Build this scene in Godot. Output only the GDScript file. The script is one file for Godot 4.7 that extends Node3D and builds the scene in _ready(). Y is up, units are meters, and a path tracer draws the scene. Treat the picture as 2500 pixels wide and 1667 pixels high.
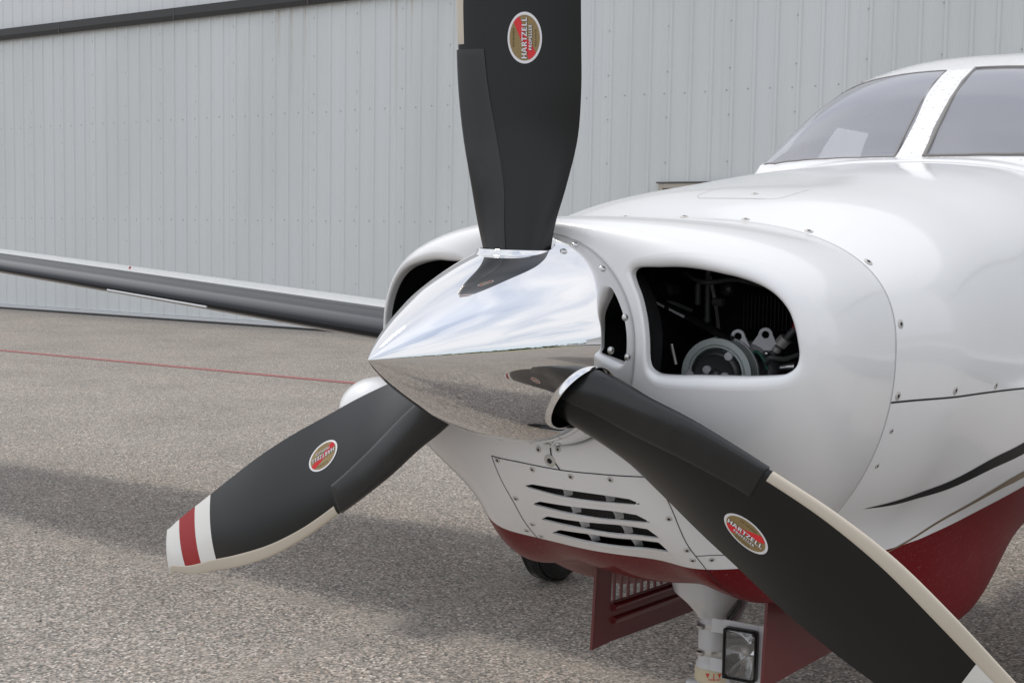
extends Node3D

# ------------------------------------------------------------------ mesh helpers
class MB:
	var v := PackedVector3Array()
	var n := PackedVector3Array()
	var uv := PackedVector2Array()
	var ix := PackedInt32Array()

	func tri(a: int, b: int, c: int) -> void:
		var fn := (v[b] - v[a]).cross(v[c] - v[a])
		if fn.dot(n[a] + n[b] + n[c]) > 0.0:
			ix.append(a); ix.append(c); ix.append(b)
		else:
			ix.append(a); ix.append(b); ix.append(c)

	func flat(pts: Array, out: Vector3) -> void:   # one flat convex face; out tells the outer side
		var nn: Vector3 = (pts[1] - pts[0]).cross(pts[2] - pts[0]).normalized()
		if nn.dot(out) < 0.0:
			nn = -nn
		var b := v.size()
		for p in pts:
			v.append(p); n.append(nn); uv.append(Vector2(p.x, p.y))
		for i in range(1, pts.size() - 1):
			tri(b, b + i, b + i + 1)

	func grid(rows: Array, closed := false, flip := false, uvs: Array = []) -> void:
		var R := rows.size()
		var C: int = rows[0].size()
		var b := v.size()
		var acc := PackedVector3Array()
		acc.resize(R * C)
		for r in R - 1:
			var A: PackedVector3Array = rows[r]
			var B: PackedVector3Array = rows[r + 1]
			for c in C - 1:
				var f := (B[c + 1] - A[c]).cross(A[c + 1] - B[c])
				if flip:
					f = -f
				acc[r * C + c] += f; acc[r * C + c + 1] += f
				acc[(r + 1) * C + c] += f; acc[(r + 1) * C + c + 1] += f
		for r in R:
			if closed:
				var s := acc[r * C] + acc[r * C + C - 1]
				acc[r * C] = s; acc[r * C + C - 1] = s
			var A: PackedVector3Array = rows[r]
			for c in C:
				v.append(A[c]); n.append(acc[r * C + c].normalized())
				uv.append(uvs[r][c] if uvs.size() else Vector2(float(c) / (C - 1), float(r) / (R - 1)))
		for r in R - 1:
			for c in C - 1:
				var i := b + r * C + c
				tri(i, i + 1, i + C); tri(i + 1, i + C + 1, i + C)

	func clip(f: PackedFloat32Array) -> MB:   # keeps where f > 0
		var o := MB.new()
		var to := {}
		var cut := {}
		for t in range(0, ix.size(), 3):
			var a := ix[t]; var b := ix[t + 1]; var c := ix[t + 2]
			var k := int(f[a] > 0.0) + int(f[b] > 0.0) + int(f[c] > 0.0)
			if k == 0:
				continue
			var poly := []
			for e in [[a, b], [b, c], [c, a]]:
				var p: int = e[0]; var q: int = e[1]
				if f[p] > 0.0:
					if not to.has(p):
						to[p] = o.v.size()
						o.v.append(v[p]); o.n.append(n[p]); o.uv.append(uv[p])
					poly.append(to[p])
				if (f[p] > 0.0) != (f[q] > 0.0):
					var key := Vector2i(mini(p, q), maxi(p, q))
					if not cut.has(key):
						var w: float = f[p] / (f[p] - f[q])
						cut[key] = o.v.size()
						o.v.append(v[p].lerp(v[q], w)); o.n.append(n[p].lerp(n[q], w).normalized()); o.uv.append(uv[p].lerp(uv[q], w))
					poly.append(cut[key])
			for i in range(1, poly.size() - 1):
				o.tri(poly[0], poly[i], poly[i + 1])
		return o

	func join(m: MB, x := Transform3D.IDENTITY) -> void:
		var b := v.size()
		for i in m.v.size():
			v.append(x * m.v[i]); n.append((x.basis * m.n[i]).normalized()); uv.append(m.uv[i])
		for i in m.ix:
			ix.append(b + i)

	func tube(path: Array, r, seg := 12, caps := true) -> void:
		var rows := []
		var u := Vector3.ZERO
		for i in path.size():
			var d: Vector3 = (path[mini(i + 1, path.size() - 1)] - path[maxi(i - 1, 0)]).normalized()
			if u == Vector3.ZERO:
				u = d.cross(Vector3.UP if absf(d.y) < 0.9 else Vector3.RIGHT).normalized()
			u = (u - d * u.dot(d)).normalized()
			var w := d.cross(u)
			var rr: float = r[i] if r is Array else r
			var row := PackedVector3Array()
			for k in seg + 1:
				var a := TAU * k / seg
				row.append(path[i] + (u * cos(a) + w * sin(a)) * rr)
			rows.append(row)
		_solid_grid(rows, path)
		if caps:
			for e in [0, path.size() - 1]:
				var row: PackedVector3Array = rows[e]
				var q := []
				for k in seg:
					q.append(row[k])
				flat(q, path[e] - path[1 if e == 0 else path.size() - 2])

	func _solid_grid(rows: Array, mid: Array) -> void:
		var probe: Vector3 = (rows[1][0] - rows[0][0]).cross(rows[0][1] - rows[0][0])
		var g := (rows[1][1] - rows[0][0]).cross(rows[0][1] - rows[1][0]) as Vector3
		var flip := g.dot(rows[0][0] - mid[0]) < 0.0
		if probe == Vector3.ZERO:
			pass
		grid(rows, true, flip)

	func lathe(prof: Array, x := Transform3D.IDENTITY, seg := 24) -> void:   # prof: Vector2(radius, along +z), hard edges where a point is doubled
		var start := 0
		for i in range(1, prof.size() + 1):
			if i == prof.size() or prof[i] == prof[i - 1]:
				if i - start > 1:
					var rows := []
					for j in range(start, i):
						var row := PackedVector3Array()
						for k in seg + 1:
							var a := TAU * k / seg
							row.append(x * Vector3(prof[j].x * cos(a), prof[j].x * sin(a), prof[j].y))
						rows.append(row)
					grid(rows, true, x.basis.determinant() < 0.0)
				start = i

	func box(c: Vector3, s: Vector3, bv := 0.0, x := Transform3D.IDENTITY) -> void:
		var h := s * 0.5
		var bb := minf(bv, minf(h.x, minf(h.y, h.z)) * 0.9)
		for ax in 3:
			for sg in [-1.0, 1.0]:
				var a1 := (ax + 1) % 3; var a2 := (ax + 2) % 3
				var q := []
				for k in [[-1, -1], [1, -1], [1, 1], [-1, 1]]:
					var p := Vector3.ZERO
					p[ax] = sg * h[ax]; p[a1] = k[0] * (h[a1] - bb); p[a2] = k[1] * (h[a2] - bb)
					q.append(x * (c + p))
				var o := Vector3.ZERO; o[ax] = sg
				flat(q, x.basis * o)
		if bb <= 0.0:
			return
		for ax in 3:
			var a1 := (ax + 1) % 3; var a2 := (ax + 2) % 3
			for s1 in [-1.0, 1.0]:
				for s2 in [-1.0, 1.0]:
					var q := []
					for k in [[-1, 0], [1, 0], [1, 1], [-1, 1]]:
						var p := Vector3.ZERO
						p[ax] = k[0] * (h[ax] - bb)
						p[a1] = s1 * (h[a1] - (0.0 if k[1] == 0 else bb)); p[a2] = s2 * (h[a2] - (bb if k[1] == 0 else 0.0))
						q.append(x * (c + p))
					var o := Vector3.ZERO; o[a1] = s1; o[a2] = s2
					flat(q, x.basis * o)
		for s1 in [-1.0, 1.0]:
			for s2 in [-1.0, 1.0]:
				for s3 in [-1.0, 1.0]:
					var e := Vector3(s1, s2, s3)
					var q := []
					for ax in 3:
						var p := e * (h - Vector3.ONE * bb); p[ax] = e[ax] * h[ax]
						q.append(x * (c + p))
					flat(q, x.basis * e)

	func prism(poly: Array, z0: float, z1: float, x := Transform3D.IDENTITY) -> void:   # poly: Vector2 outline, any shape
		var pk := PackedVector2Array(poly)
		var t := Geometry2D.triangulate_polygon(pk)
		for e in [[z0, -1.0], [z1, 1.0]]:
			var b := v.size()
			for p in pk:
				v.append(x * Vector3(p.x, p.y, e[0])); n.append((x.basis * Vector3(0, 0, e[1])).normalized()); uv.append(p)
			for i in range(0, t.size(), 3):
				tri(b + t[i], b + t[i + 1], b + t[i + 2])
		var ctr := Vector2.ZERO
		var area := 0.0
		for i in pk.size():
			area += pk[i].cross(pk[(i + 1) % pk.size()])
		for i in pk.size():
			var p := pk[i]; var q := pk[(i + 1) % pk.size()]
			var d := (q - p)
			var o := Vector3(d.y, -d.x, 0) * signf(area)
			flat([x * Vector3(p.x, p.y, z0), x * Vector3(q.x, q.y, z0), x * Vector3(q.x, q.y, z1), x * Vector3(p.x, p.y, z1)], x.basis * o)

	func mesh() -> ArrayMesh:
		var m := ArrayMesh.new()
		add_to(m)
		return m

	func add_to(m: ArrayMesh) -> void:
		var a := []
		a.resize(Mesh.ARRAY_MAX)
		a[Mesh.ARRAY_VERTEX] = v; a[Mesh.ARRAY_NORMAL] = n; a[Mesh.ARRAY_TEX_UV] = uv; a[Mesh.ARRAY_INDEX] = ix
		m.add_surface_from_arrays(Mesh.PRIMITIVE_TRIANGLES, a)


var taken := {}

func numbered(called: String, parent: Node) -> String:   # bolt, bolt_001, bolt_002 ...
	var key := str(parent.get_instance_id()) + called
	taken[key] = taken.get(key, -1) + 1
	return called if taken[key] == 0 else "%s_%03d" % [called, taken[key]]

func part(called: String, g, mat: Material, parent: Node, x := Transform3D.IDENTITY) -> MeshInstance3D:
	var o := MeshInstance3D.new()
	o.name = numbered(called, parent)
	o.mesh = g.mesh() if g is MB else g
	if mat:
		for i in o.mesh.get_surface_count():
			o.set_surface_override_material(i, mat)
	o.transform = x
	parent.add_child(o, true)
	return o

func tag(o: Node, label: String, category := "", group := "", kind := "") -> Node:
	if label: o.set_meta("label", label)
	if category: o.set_meta("category", category)
	if group: o.set_meta("group", group)
	if kind: o.set_meta("kind", kind)
	return o

func thing(called: String, label: String, category: String, x := Transform3D.IDENTITY) -> Node3D:
	var o := Node3D.new()
	o.name = numbered(called, self)
	o.transform = x
	add_child(o, true)
	tag(o, label, category)
	return o

func mat(r: float, g: float, b: float, rough := 0.5, metal := 0.0) -> StandardMaterial3D:   # linear base colour
	var m := StandardMaterial3D.new()
	m.albedo_color = Color(r, g, b).linear_to_srgb()
	m.roughness = rough
	m.metallic = metal
	return m

func paint(r: float, g: float, b: float, rough := 0.3) -> StandardMaterial3D:
	var m := mat(r, g, b, rough)
	m.clearcoat_enabled = true
	m.clearcoat = 0.8
	m.clearcoat_roughness = 0.09
	return m

func noise_tex(kind: int, freq: float, octaves: int, ramp: Array, sd: int, size := 1024, fill = null) -> NoiseTexture2D:
	var f := FastNoiseLite.new()
	f.noise_type = kind
	f.frequency = freq
	f.seed = sd
	f.fractal_type = FastNoiseLite.FRACTAL_FBM if octaves > 1 else FastNoiseLite.FRACTAL_NONE
	f.fractal_octaves = octaves
	f.cellular_return_type = FastNoiseLite.RETURN_CELL_VALUE
	f.cellular_jitter = 1.0
	var t := NoiseTexture2D.new()
	t.width = size; t.height = size
	t.seamless = true
	t.seamless_blend_skirt = 0.06
	t.noise = f
	if fill:
		fill.call(f, t)
	if ramp.size():
		var g := Gradient.new()
		var off := PackedFloat32Array(); var col := PackedColorArray()
		for e in ramp:
			off.append(e[0]); col.append(Color(e[1], e[2], e[3]).linear_to_srgb())
		g.offsets = off; g.colors = col
		t.color_ramp = g
	return t

static func smooth(a: float, b: float, x: float) -> float:
	var t := clampf((x - a) / (b - a), 0.0, 1.0)
	return t * t * (3.0 - 2.0 * t)

func curve(pts: Array, step: int, closed := false) -> Array:   # Catmull-Rom through Vector2 or Vector3 points
	var o := []
	var k := pts.size()
	for i in (k if closed else k - 1):
		var a = pts[(i - 1 + k) % k] if closed or i > 0 else pts[i]
		var b = pts[i]
		var c = pts[(i + 1) % k]
		var d = pts[(i + 2) % k] if closed or i + 2 < k else c
		for j in step:
			o.append(b.cubic_interpolate(c, a, d, float(j) / step))
	if not closed:
		o.append(pts[k - 1])
	return o

# ------------------------------------------------------------------ the aeroplane's skin as a formula
# z runs forward (the propeller disc is at z = 0), x to the aeroplane's left, y up
const HUB := 1.27
var ZK := [-.49, -.75, -1.05, -1.35, -1.65, -1.9, -2.05, -2.2, -2.4, -2.7, -3.1, -3.7, -5.0, -6.6, -7.9]
var SW := [.475, .53, .548, .567, .58, .61, .625, .623, .626, .63, .625, .62, .56, .34, .1]
var SC := [1.24, 1.23, 1.22, 1.21, 1.2, 1.2, 1.22, 1.25, 1.28, 1.3, 1.32, 1.33, 1.38, 1.5, 1.6]
var ST := [1.488, 1.552, 1.593, 1.63, 1.66, 1.684, 1.792, 1.905, 1.998, 2.075, 2.12, 2.146, 2.12, 1.9, 1.75]
var SB := [.767, .745, .69, .665, .655, .645, .65, .65, .65, .65, .65, .66, .8, 1.15, 1.45]
var SNT := [2.79, 2.75, 2.75, 2.77, 2.78, 2.9, 3.4, 3.1, 3.1, 2.95, 2.5, 2.25, 2.1, 2.0, 2.0]
var SNB := [2.0, 2.0, 2.25, 2.35, 2.4, 2.4, 2.4, 2.4, 2.4, 2.4, 2.4, 2.4, 2.3, 2.1, 2.0]
const RI := .1895
var seam_r := PackedFloat32Array()

func hm(y: Array, z: float) -> float:
	var k := ZK.size()
	var i := 0
	while i < k - 2 and z < ZK[i + 1]:
		i += 1
	var h: float = ZK[i] - ZK[i + 1]
	var t := clampf((ZK[i] - z) / h, 0.0, 1.0)
	var d: float = (y[i + 1] - y[i]) / h
	var m0 := d; var m1 := d
	if i > 0:
		var e: float = (y[i] - y[i - 1]) / (ZK[i - 1] - ZK[i])
		m0 = 2.0 * d * e / (d + e) if d * e > 0.0 else 0.0
	if i < k - 2:
		var e: float = (y[i + 2] - y[i + 1]) / (ZK[i + 1] - ZK[i + 2])
		m1 = 2.0 * d * e / (d + e) if d * e > 0.0 else 0.0
	var t2 := t * t; var t3 := t2 * t
	return (2 * t3 - 3 * t2 + 1) * y[i] + (t3 - 2 * t2 + t) * h * m0 + (-2 * t3 + 3 * t2) * y[i + 1] + (t3 - t2) * h * m1

func sec(z: float) -> Array:
	var g := exp(-pow(absf((z + 1.085) / .6), 3.0)) * .176
	return [hm(SW, z), hm(SC, z), hm(ST, z), hm(SB, z), hm(SNT, z), hm(SNB, z), g, z]

func spt(s: Array, phi: float) -> Vector3:
	var c := cos(phi); var d := sin(phi)
	var e: float = 2.0 / (s[4] if d >= 0.0 else s[5])
	var x: float = s[0] * signf(c) * pow(absf(c), e)
	var y: float = s[1] + (s[2] - s[1] if d >= 0.0 else s[1] - s[3]) * signf(d) * pow(absf(d), e)
	if s[6] > 1e-4 and d < 0.0:
		var q := (rad_to_deg(atan2(d, absf(c))) + 58.7) / 10.0
		var g: float = s[6] * exp(-q * q)
		x += signf(c) * g * .35; y -= g
	return Vector3(x, y, s[7])

func body_pt(z: float, phi: float) -> Vector3:
	return spt(sec(z), phi)

func body_n(z: float, phi: float) -> Vector3:
	var a := body_pt(z, phi + .01) - body_pt(z, phi - .01)
	var b := body_pt(z + .01, phi) - body_pt(z - .01, phi)
	var nn := a.cross(b).normalized()
	return nn if nn.dot(Vector3(cos(phi), sin(phi), 0)) > 0.0 else -nn

func phi_of(p: Vector3) -> float:
	var s := sec(p.z)
	var dy: float = p.y - s[1]
	var H: float = s[2] - s[1] if dy >= 0.0 else s[1] - s[3]
	var k: float = s[4] if dy >= 0.0 else s[5]
	return atan2(signf(dy) * pow(absf(dy / H), k * .5), signf(p.x) * pow(absf(p.x) / s[0], k * .5))

func on_body(p: Vector3, off := 0.0) -> Vector3:
	var f := phi_of(p)
	return body_pt(p.z, f) + body_n(p.z, f) * off

func bowl_z(x: float, y: float) -> float:
	var dy := y - HUB
	var r := maxf(sqrt(x * x + dy * dy), 1e-6)
	var a := fposmod(atan2(dy, x), TAU) / TAU * seam_r.size()
	var i := int(a) % seam_r.size()
	var rs := lerpf(seam_r[i], seam_r[(i + 1) % seam_r.size()], a - floorf(a))
	var low := _low(dy / r)
	var zi := -.07 - .04 * _down(dy / r)
	var p := 3.95 - (3.95 - 1.58) * low
	var t := clampf((r - RI) / (rs - RI), 0.0, 1.0)
	return zi - (zi + .49) * (1.0 - pow(maxf(0.0, 1.0 - pow(t, p)), 1.0 / p))

func _low(s: float) -> float:
	var t := clampf(s / -.965, 0.0, 1.0)
	return t * t * (3.0 - 2.0 * t)

func _down(s: float) -> float:
	var t := clampf(-s, 0.0, 1.0)
	return t * t * (3.0 - 2.0 * t)

func bowl_pt(x: float, y: float, off := 0.0) -> Vector3:
	var p := Vector3(x, y, bowl_z(x, y))
	if off != 0.0:
		p += bowl_n(x, y) * off
	return p

func bowl_n(x: float, y: float) -> Vector3:
	var e := .003
	return Vector3(-(bowl_z(x + e, y) - bowl_z(x - e, y)) / (2 * e), -(bowl_z(x, y + e) - bowl_z(x, y - e)) / (2 * e), 1.0).normalized()

func skin(p: Vector3, off := 0.0) -> Vector3:
	return bowl_pt(p.x, p.y, off) if p.z > -.488 else on_body(p, off)

func skin_n(p: Vector3) -> Vector3:
	return bowl_n(p.x, p.y) if p.z > -.488 else body_n(p.z, phi_of(p))

# a band of paint or a gap that lies on the skin between two lines
func band(g: MB, a: Array, b: Array, off: float, across := 4) -> void:
	var rows := []
	var out := []
	for i in a.size():
		var row := PackedVector3Array()
		for j in across + 1:
			row.append(skin(a[i].lerp(b[i], float(j) / across), off))
		rows.append(row)
	var q: Vector3 = a[a.size() / 2]
	var m := rows.size() / 2
	var f: Vector3 = (rows[m][1] - rows[m - 1][0]).cross(rows[m - 1][1] - rows[m][0])
	g.grid(rows, false, f.dot(skin_n(q)) < 0.0)

func gap_line(g: MB, pts: Array, w: float, off := .0005, step := 6) -> void:
	var c := curve(pts, step)
	var a := []; var b := []
	for i in c.size():
		var d: Vector3 = (c[mini(i + 1, c.size() - 1)] - c[maxi(i - 1, 0)]).normalized()
		var s := d.cross(skin_n(c[i])).normalized() * w * .5
		a.append(c[i] + s); b.append(c[i] - s)
	band(g, a, b, off, 1)

func facing(p: Vector3, nn: Vector3) -> Transform3D:   # local +z along nn
	var u := (Vector3.UP if absf(nn.y) < .95 else Vector3.RIGHT).cross(nn).normalized()
	return Transform3D(Basis(u, nn.cross(u), nn), p)

static func seg_dist(p: Vector2, poly: PackedVector2Array) -> float:
	var best := 1e9
	var k := poly.size()
	var a := poly[k - 1]
	for i in k:
		var b := poly[i]
		var d := b - a
		var t := clampf((p - a).dot(d) / d.length_squared(), 0.0, 1.0)
		best = minf(best, (p - a - d * t).length_squared())
		a = b
	return sqrt(best)

static func sdist(p: Vector2, poly: PackedVector2Array, lo: Vector2, hi: Vector2, margin := .02) -> float:   # positive outside
	if p.x < lo.x - margin or p.y < lo.y - margin or p.x > hi.x + margin or p.y > hi.y + margin:
		return margin
	var d := seg_dist(p, poly)
	return -d if Geometry2D.is_point_in_polygon(p, poly) else d

func bounds(poly: PackedVector2Array) -> Array:
	var lo := poly[0]; var hi := poly[0]
	for p in poly:
		lo = lo.min(p); hi = hi.max(p)
	return [lo, hi]

# ------------------------------------------------------------------ propeller blade
var BK := [.14, .2, .26, .34, .42, .5, .6, .7, .8, .88, .95, 1.0]
var LC := [.049, .067, .078, .096, .108, .116, .124, .124, .111, .093, .077, .054]
var LA := [.028, .029, .035, .037, .038, .036, .033, .032, .03, .021, .018, .02]
var TC := [-.05, -.051, -.059, -.071, -.077, -.078, -.079, -.075, -.066, -.057, -.047, -.037]
var TA := [-.011, -.024, -.04, -.052, -.049, -.042, -.032, -.025, -.022, -.018, -.008, .001]
var BT := [.088, .07, .05, .034, .027, .0225, .018, .0145, .0115, .0095, .0075, .006]

func bk(y: Array, r: float) -> float:
	var k := BK.size()
	var i := 0
	while i < k - 2 and r > BK[i + 1]:
		i += 1
	var h: float = BK[i + 1] - BK[i]
	var t: float = (r - BK[i]) / h
	if t < 0.0: return y[0]
	t = minf(t, 1.0)
	var d: float = (y[i + 1] - y[i]) / h
	var m0: float = d if i == 0 else (y[i + 1] - y[i - 1]) / (BK[i + 1] - BK[i - 1])
	var m1: float = d if i == k - 2 else (y[i + 2] - y[i]) / (BK[i + 2] - BK[i])
	var t2 := t * t; var t3 := t2 * t
	return (2 * t3 - 3 * t2 + 1) * y[i] + (t3 - 2 * t2 + t) * h * m0 + (-2 * t3 + 3 * t2) * y[i + 1] + (t3 - t2) * h * m1

func blade_pt(r: float, s: float, side: float, off := 0.0) -> Vector3:   # s 0 leading edge .. 1 trailing edge; side +1 front face
	var le := Vector2(bk(LC, r), bk(LA, r))
	var te := Vector2(bk(TC, r), bk(TA, r))
	var e := te - le
	var L := e.length()
	var m := Vector2(e.y, -e.x) / L
	var t := bk(BT, r)
	var af := 5.0 * (.2969 * sqrt(s) - .126 * s - .3516 * s * s + .2843 * s * s * s - .1036 * s * s * s * s)
	var ro := sqrt(maxf(0.0, s * (1.0 - s)))
	var w := 1.0 - smooth(.17, .34, r)
	var th := t * lerpf(af, ro, w)
	var cam := .045 * L * 4.0 * s * (1.0 - s) * (1.0 - w)
	var q := le + e * s + m * (cam + side * (th + off)) - e.normalized() * (off * (1.0 - smooth(0.0, .04, s)))
	var rr := r - (smooth(.97, 1.016, r) * .012 * s)
	return Vector3(-q.x, rr, q.y)

func blade_row(r: float, s0: float, s1: float, k: int, off := 0.0, fold := false) -> PackedVector3Array:
	# s0 on the front face, round the leading edge, to s1 on the back face
	var row := PackedVector3Array()
	if fold: row.append(blade_pt(r, s0, 1.0, -.0005))
	for i in k + 1:
		var s := s0 * (1.0 - cos(PI * .5 * (1.0 - float(i) / k)))
		row.append(blade_pt(r, s, 1.0, off))
	for i in range(1, k + 1):
		var s := s1 * (1.0 - cos(PI * .5 * float(i) / k))
		row.append(blade_pt(r, s, -1.0, off))
	if fold: row.append(blade_pt(r, s1, -1.0, -.0005))
	return row

func blade_shell(rs: Array, s0: Array, s1: Array, off: float, fold: bool, k := 16) -> MB:
	var rows := []
	for i in rs.size():
		var r: float = rs[i]
		rows.append(blade_row(r, s0[i], s1[i], k, off, fold))
		if fold and (i == 0 or i == rs.size() - 1):   # close the ends onto the blade
			var e := blade_row(r, s0[i], s1[i], k, -.0005, true)
			if i == 0: rows.insert(0, e)
			else: rows.append(e)
	var g := MB.new()
	var m: int = rows.size() / 2
	var j: int = rows[m].size() / 4
	var f: Vector3 = (rows[m][j + 1] - rows[m - 1][j]).cross(rows[m - 1][j + 1] - rows[m][j])
	g.grid(rows, false, f.z < 0.0)
	return g

func lin(a: float, b: float, k: int) -> Array:
	var o := []
	for i in k + 1:
		o.append(lerpf(a, b, float(i) / k))
	return o

func fill(x: float, k: int) -> Array:
	var o := []
	for i in k: o.append(x)
	return o

func spinner_r(z: float) -> float:
	var P := [[-.1, .1860], [-.06, .1815], [0.0, .1715], [.05, .1590], [.1, .1440], [.15, .1263], [.2, .1060], [.24, .0862], [.28, .0650], [.31, .0474], [.335, .0315], [.355, .0175], [.367, .0083], [.3745, .0024], [.377, 0.0]]
	var i := 0
	while i < P.size() - 2 and z > P[i + 1][0]:
		i += 1
	var h: float = P[i + 1][0] - P[i][0]
	var t: float = clampf((z - P[i][0]) / h, 0.0, 1.0)
	var d: float = (P[i + 1][1] - P[i][1]) / h
	var m0: float = d if i == 0 else (P[i + 1][1] - P[i - 1][1]) / (P[i + 1][0] - P[i - 1][0])
	var m1: float = d if i >= P.size() - 2 else (P[i + 2][1] - P[i][1]) / (P[i + 2][0] - P[i][0])
	if i >= 13: m0 = d; m1 = d
	if i == 12: m1 = d
	var t2 := t * t; var t3 := t2 * t
	return maxf(0.0, (2 * t3 - 3 * t2 + 1) * P[i][1] + (t3 - 2 * t2 + t) * h * m0 + (-2 * t3 + 3 * t2) * P[i + 1][1] + (t3 - t2) * h * m1)

# ------------------------------------------------------------------ materials
var M := {}

func materials() -> void:
	M.white = paint(.79, .79, .79, .35)
	M.chrome = mat(.78, .775, .775, .02, 1.0)
	M.steel = mat(.55, .55, .54, .28, 1.0)
	M.dull_steel = mat(.55, .53, .5, .45, .35)
	M.black = mat(.007, .0075, .0072, .3)
	M.black.metallic_specular = .43
	M.rubber = mat(.013, .014, .015, .27)
	M.reflector = mat(.6, .6, .6, .12, 1.0)
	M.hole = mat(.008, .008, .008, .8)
	M.dark = mat(.012, .012, .013, .6)
	M.gap = mat(.02, .02, .022, .8)
	M.soft_gap = mat(.36, .36, .36, .8)
	M.nickel = mat(.56, .50, .41, .45, .25)
	M.tip_white = paint(.68, .67, .63, .35)
	M.tip_red = mat(.30, .010, .011, .45)
	M.gold = mat(.27, .19, .075, .45)
	M.badge_red = mat(.66, .02, .025, .4)
	M.badge_white = mat(.75, .74, .76, .4)
	M.rubber.albedo_texture = noise_tex(FastNoiseLite.TYPE_SIMPLEX_SMOOTH, .012, 5, [[0, .7, .7, .7], [.5, .85, .85, .85], [.75, 1, 1, 1], [1, 1, 1, 1]], 41, 512)
	M.rubber.albedo_color = Color(.014, .0145, .015).linear_to_srgb()
	M.rubber.uv1_triplanar = true
	M.rubber.uv1_scale = Vector3.ONE * 3.0
	M.stripe_black = mat(.009, .010, .010, .4)
	M.stripe_black.metallic_specular = .3
	M.stripe_gold = paint(.16, .10, .035, .3)
	M.boot = mat(.009, .010, .013, .12)
	M.boot.metallic_specular = .36
	M.gear_white = paint(.62, .63, .64, .35)
	M.cream = mat(.62, .55, .38, .5)
	M.red_mark = mat(.6, .06, .03, .5)
	M.engine_grey = mat(.55, .6, .59, .4, .3)
	M.cast = mat(.6, .6, .63, .45, .3)
	M.engine_black = mat(.04, .041, .042, .35)
	M.hose = mat(.11, .115, .11, .45)
	M.interior = mat(.5, .5, .52, .8)
	M.seat = mat(.35, .33, .31, .8)
	M.trim = mat(.2, .19, .18, .6)
	# dusty, stone-chipped red paint of the belly
	M.red = paint(1, 1, 1, .55)
	M.red.clearcoat = .3
	M.red.metallic_specular = .15
	M.red.albedo_texture = noise_tex(FastNoiseLite.TYPE_CELLULAR, .09, 1, [[0, .135, .004, .007], [.93, .145, .005, .008], [.975, .18, .02, .022], [1.0, .30, .15, .14]], 5, 512)
	M.red.uv1_triplanar = true
	M.red.uv1_scale = Vector3.ONE * 11.0
	M.red_door = paint(.12, .004, .006, .4)
	# glass
	var gl := StandardMaterial3D.new()
	gl.transparency = BaseMaterial3D.TRANSPARENCY_ALPHA
	gl.albedo_color = Color(.88, .885, .925, .33)
	gl.roughness = .02
	M.glass = gl
	M.clear = gl.duplicate()
	M.clear.albedo_color = Color(.8, .8, .8, .03)
	# ground: worn asphalt with exposed stones
	var g := mat(1, 1, 1, .85)
	g.albedo_texture = noise_tex(FastNoiseLite.TYPE_CELLULAR, .235, 1, [[0, .10, .094, .086], [.22, .19, .174, .155], [.5, .28, .254, .226], [.72, .34, .307, .272], [.88, .50, .46, .415], [.94, .40, .30, .25], [1.0, .76, .73, .68]], 11, 2048)
	g.normal_enabled = true
	g.normal_texture = noise_tex(FastNoiseLite.TYPE_CELLULAR, .235, 1, [], 11, 2048, func(f, t): t.as_normal_map = true; t.bump_strength = 2.0; f.cellular_return_type = FastNoiseLite.RETURN_DISTANCE)
	g.normal_scale = .7
	g.detail_enabled = true
	g.detail_blend_mode = BaseMaterial3D.BLEND_MODE_MUL
	g.detail_uv_layer = BaseMaterial3D.DETAIL_UV_2
	g.detail_albedo = noise_tex(FastNoiseLite.TYPE_SIMPLEX_SMOOTH, .006, 5, [[0, .84, .835, .83], [.4, .94, .937, .93], [.62, 1, 1, .99], [1, 1, .98, .95]], 3, 1024)
	M.ground = g
	M.line = mat(.40, .15, .145, .8)
	M.line.albedo_texture = noise_tex(FastNoiseLite.TYPE_CELLULAR, .2, 1, [[0, .35, .3, .3], [.3, .75, .75, .75], [1, 1, 1, 1]], 21, 512)
	M.line.uv1_triplanar = true
	M.line.uv1_scale = Vector3.ONE * .8
	# hangar
	M.wall = mat(.655, .682, .685, .45)
	M.wall.albedo_texture = noise_tex(FastNoiseLite.TYPE_SIMPLEX_SMOOTH, .004, 4, [[0, .9, .9, .89], [.5, .98, .98, .97], [1, 1, 1, 1]], 8, 512)
	M.wall.uv1_triplanar = true
	M.wall.uv1_world_triplanar = true
	M.wall.uv1_scale = Vector3(.3, .05, .3)
	M.wall_upper = mat(.70, .715, .72, .5)
	M.eave = mat(.035, .036, .036, .5)
	M.base = mat(.6, .61, .61, .5)
	M.gutter_trim = mat(.11, .105, .1, .6)
	M.tan = mat(.42, .38, .32, .6)
	M.rust = mat(.40, .33, .22, .7)
	M.field = mat(.24, .22, .09, .9)
	M.leaf = mat(.05, .07, .03, .8)

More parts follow.
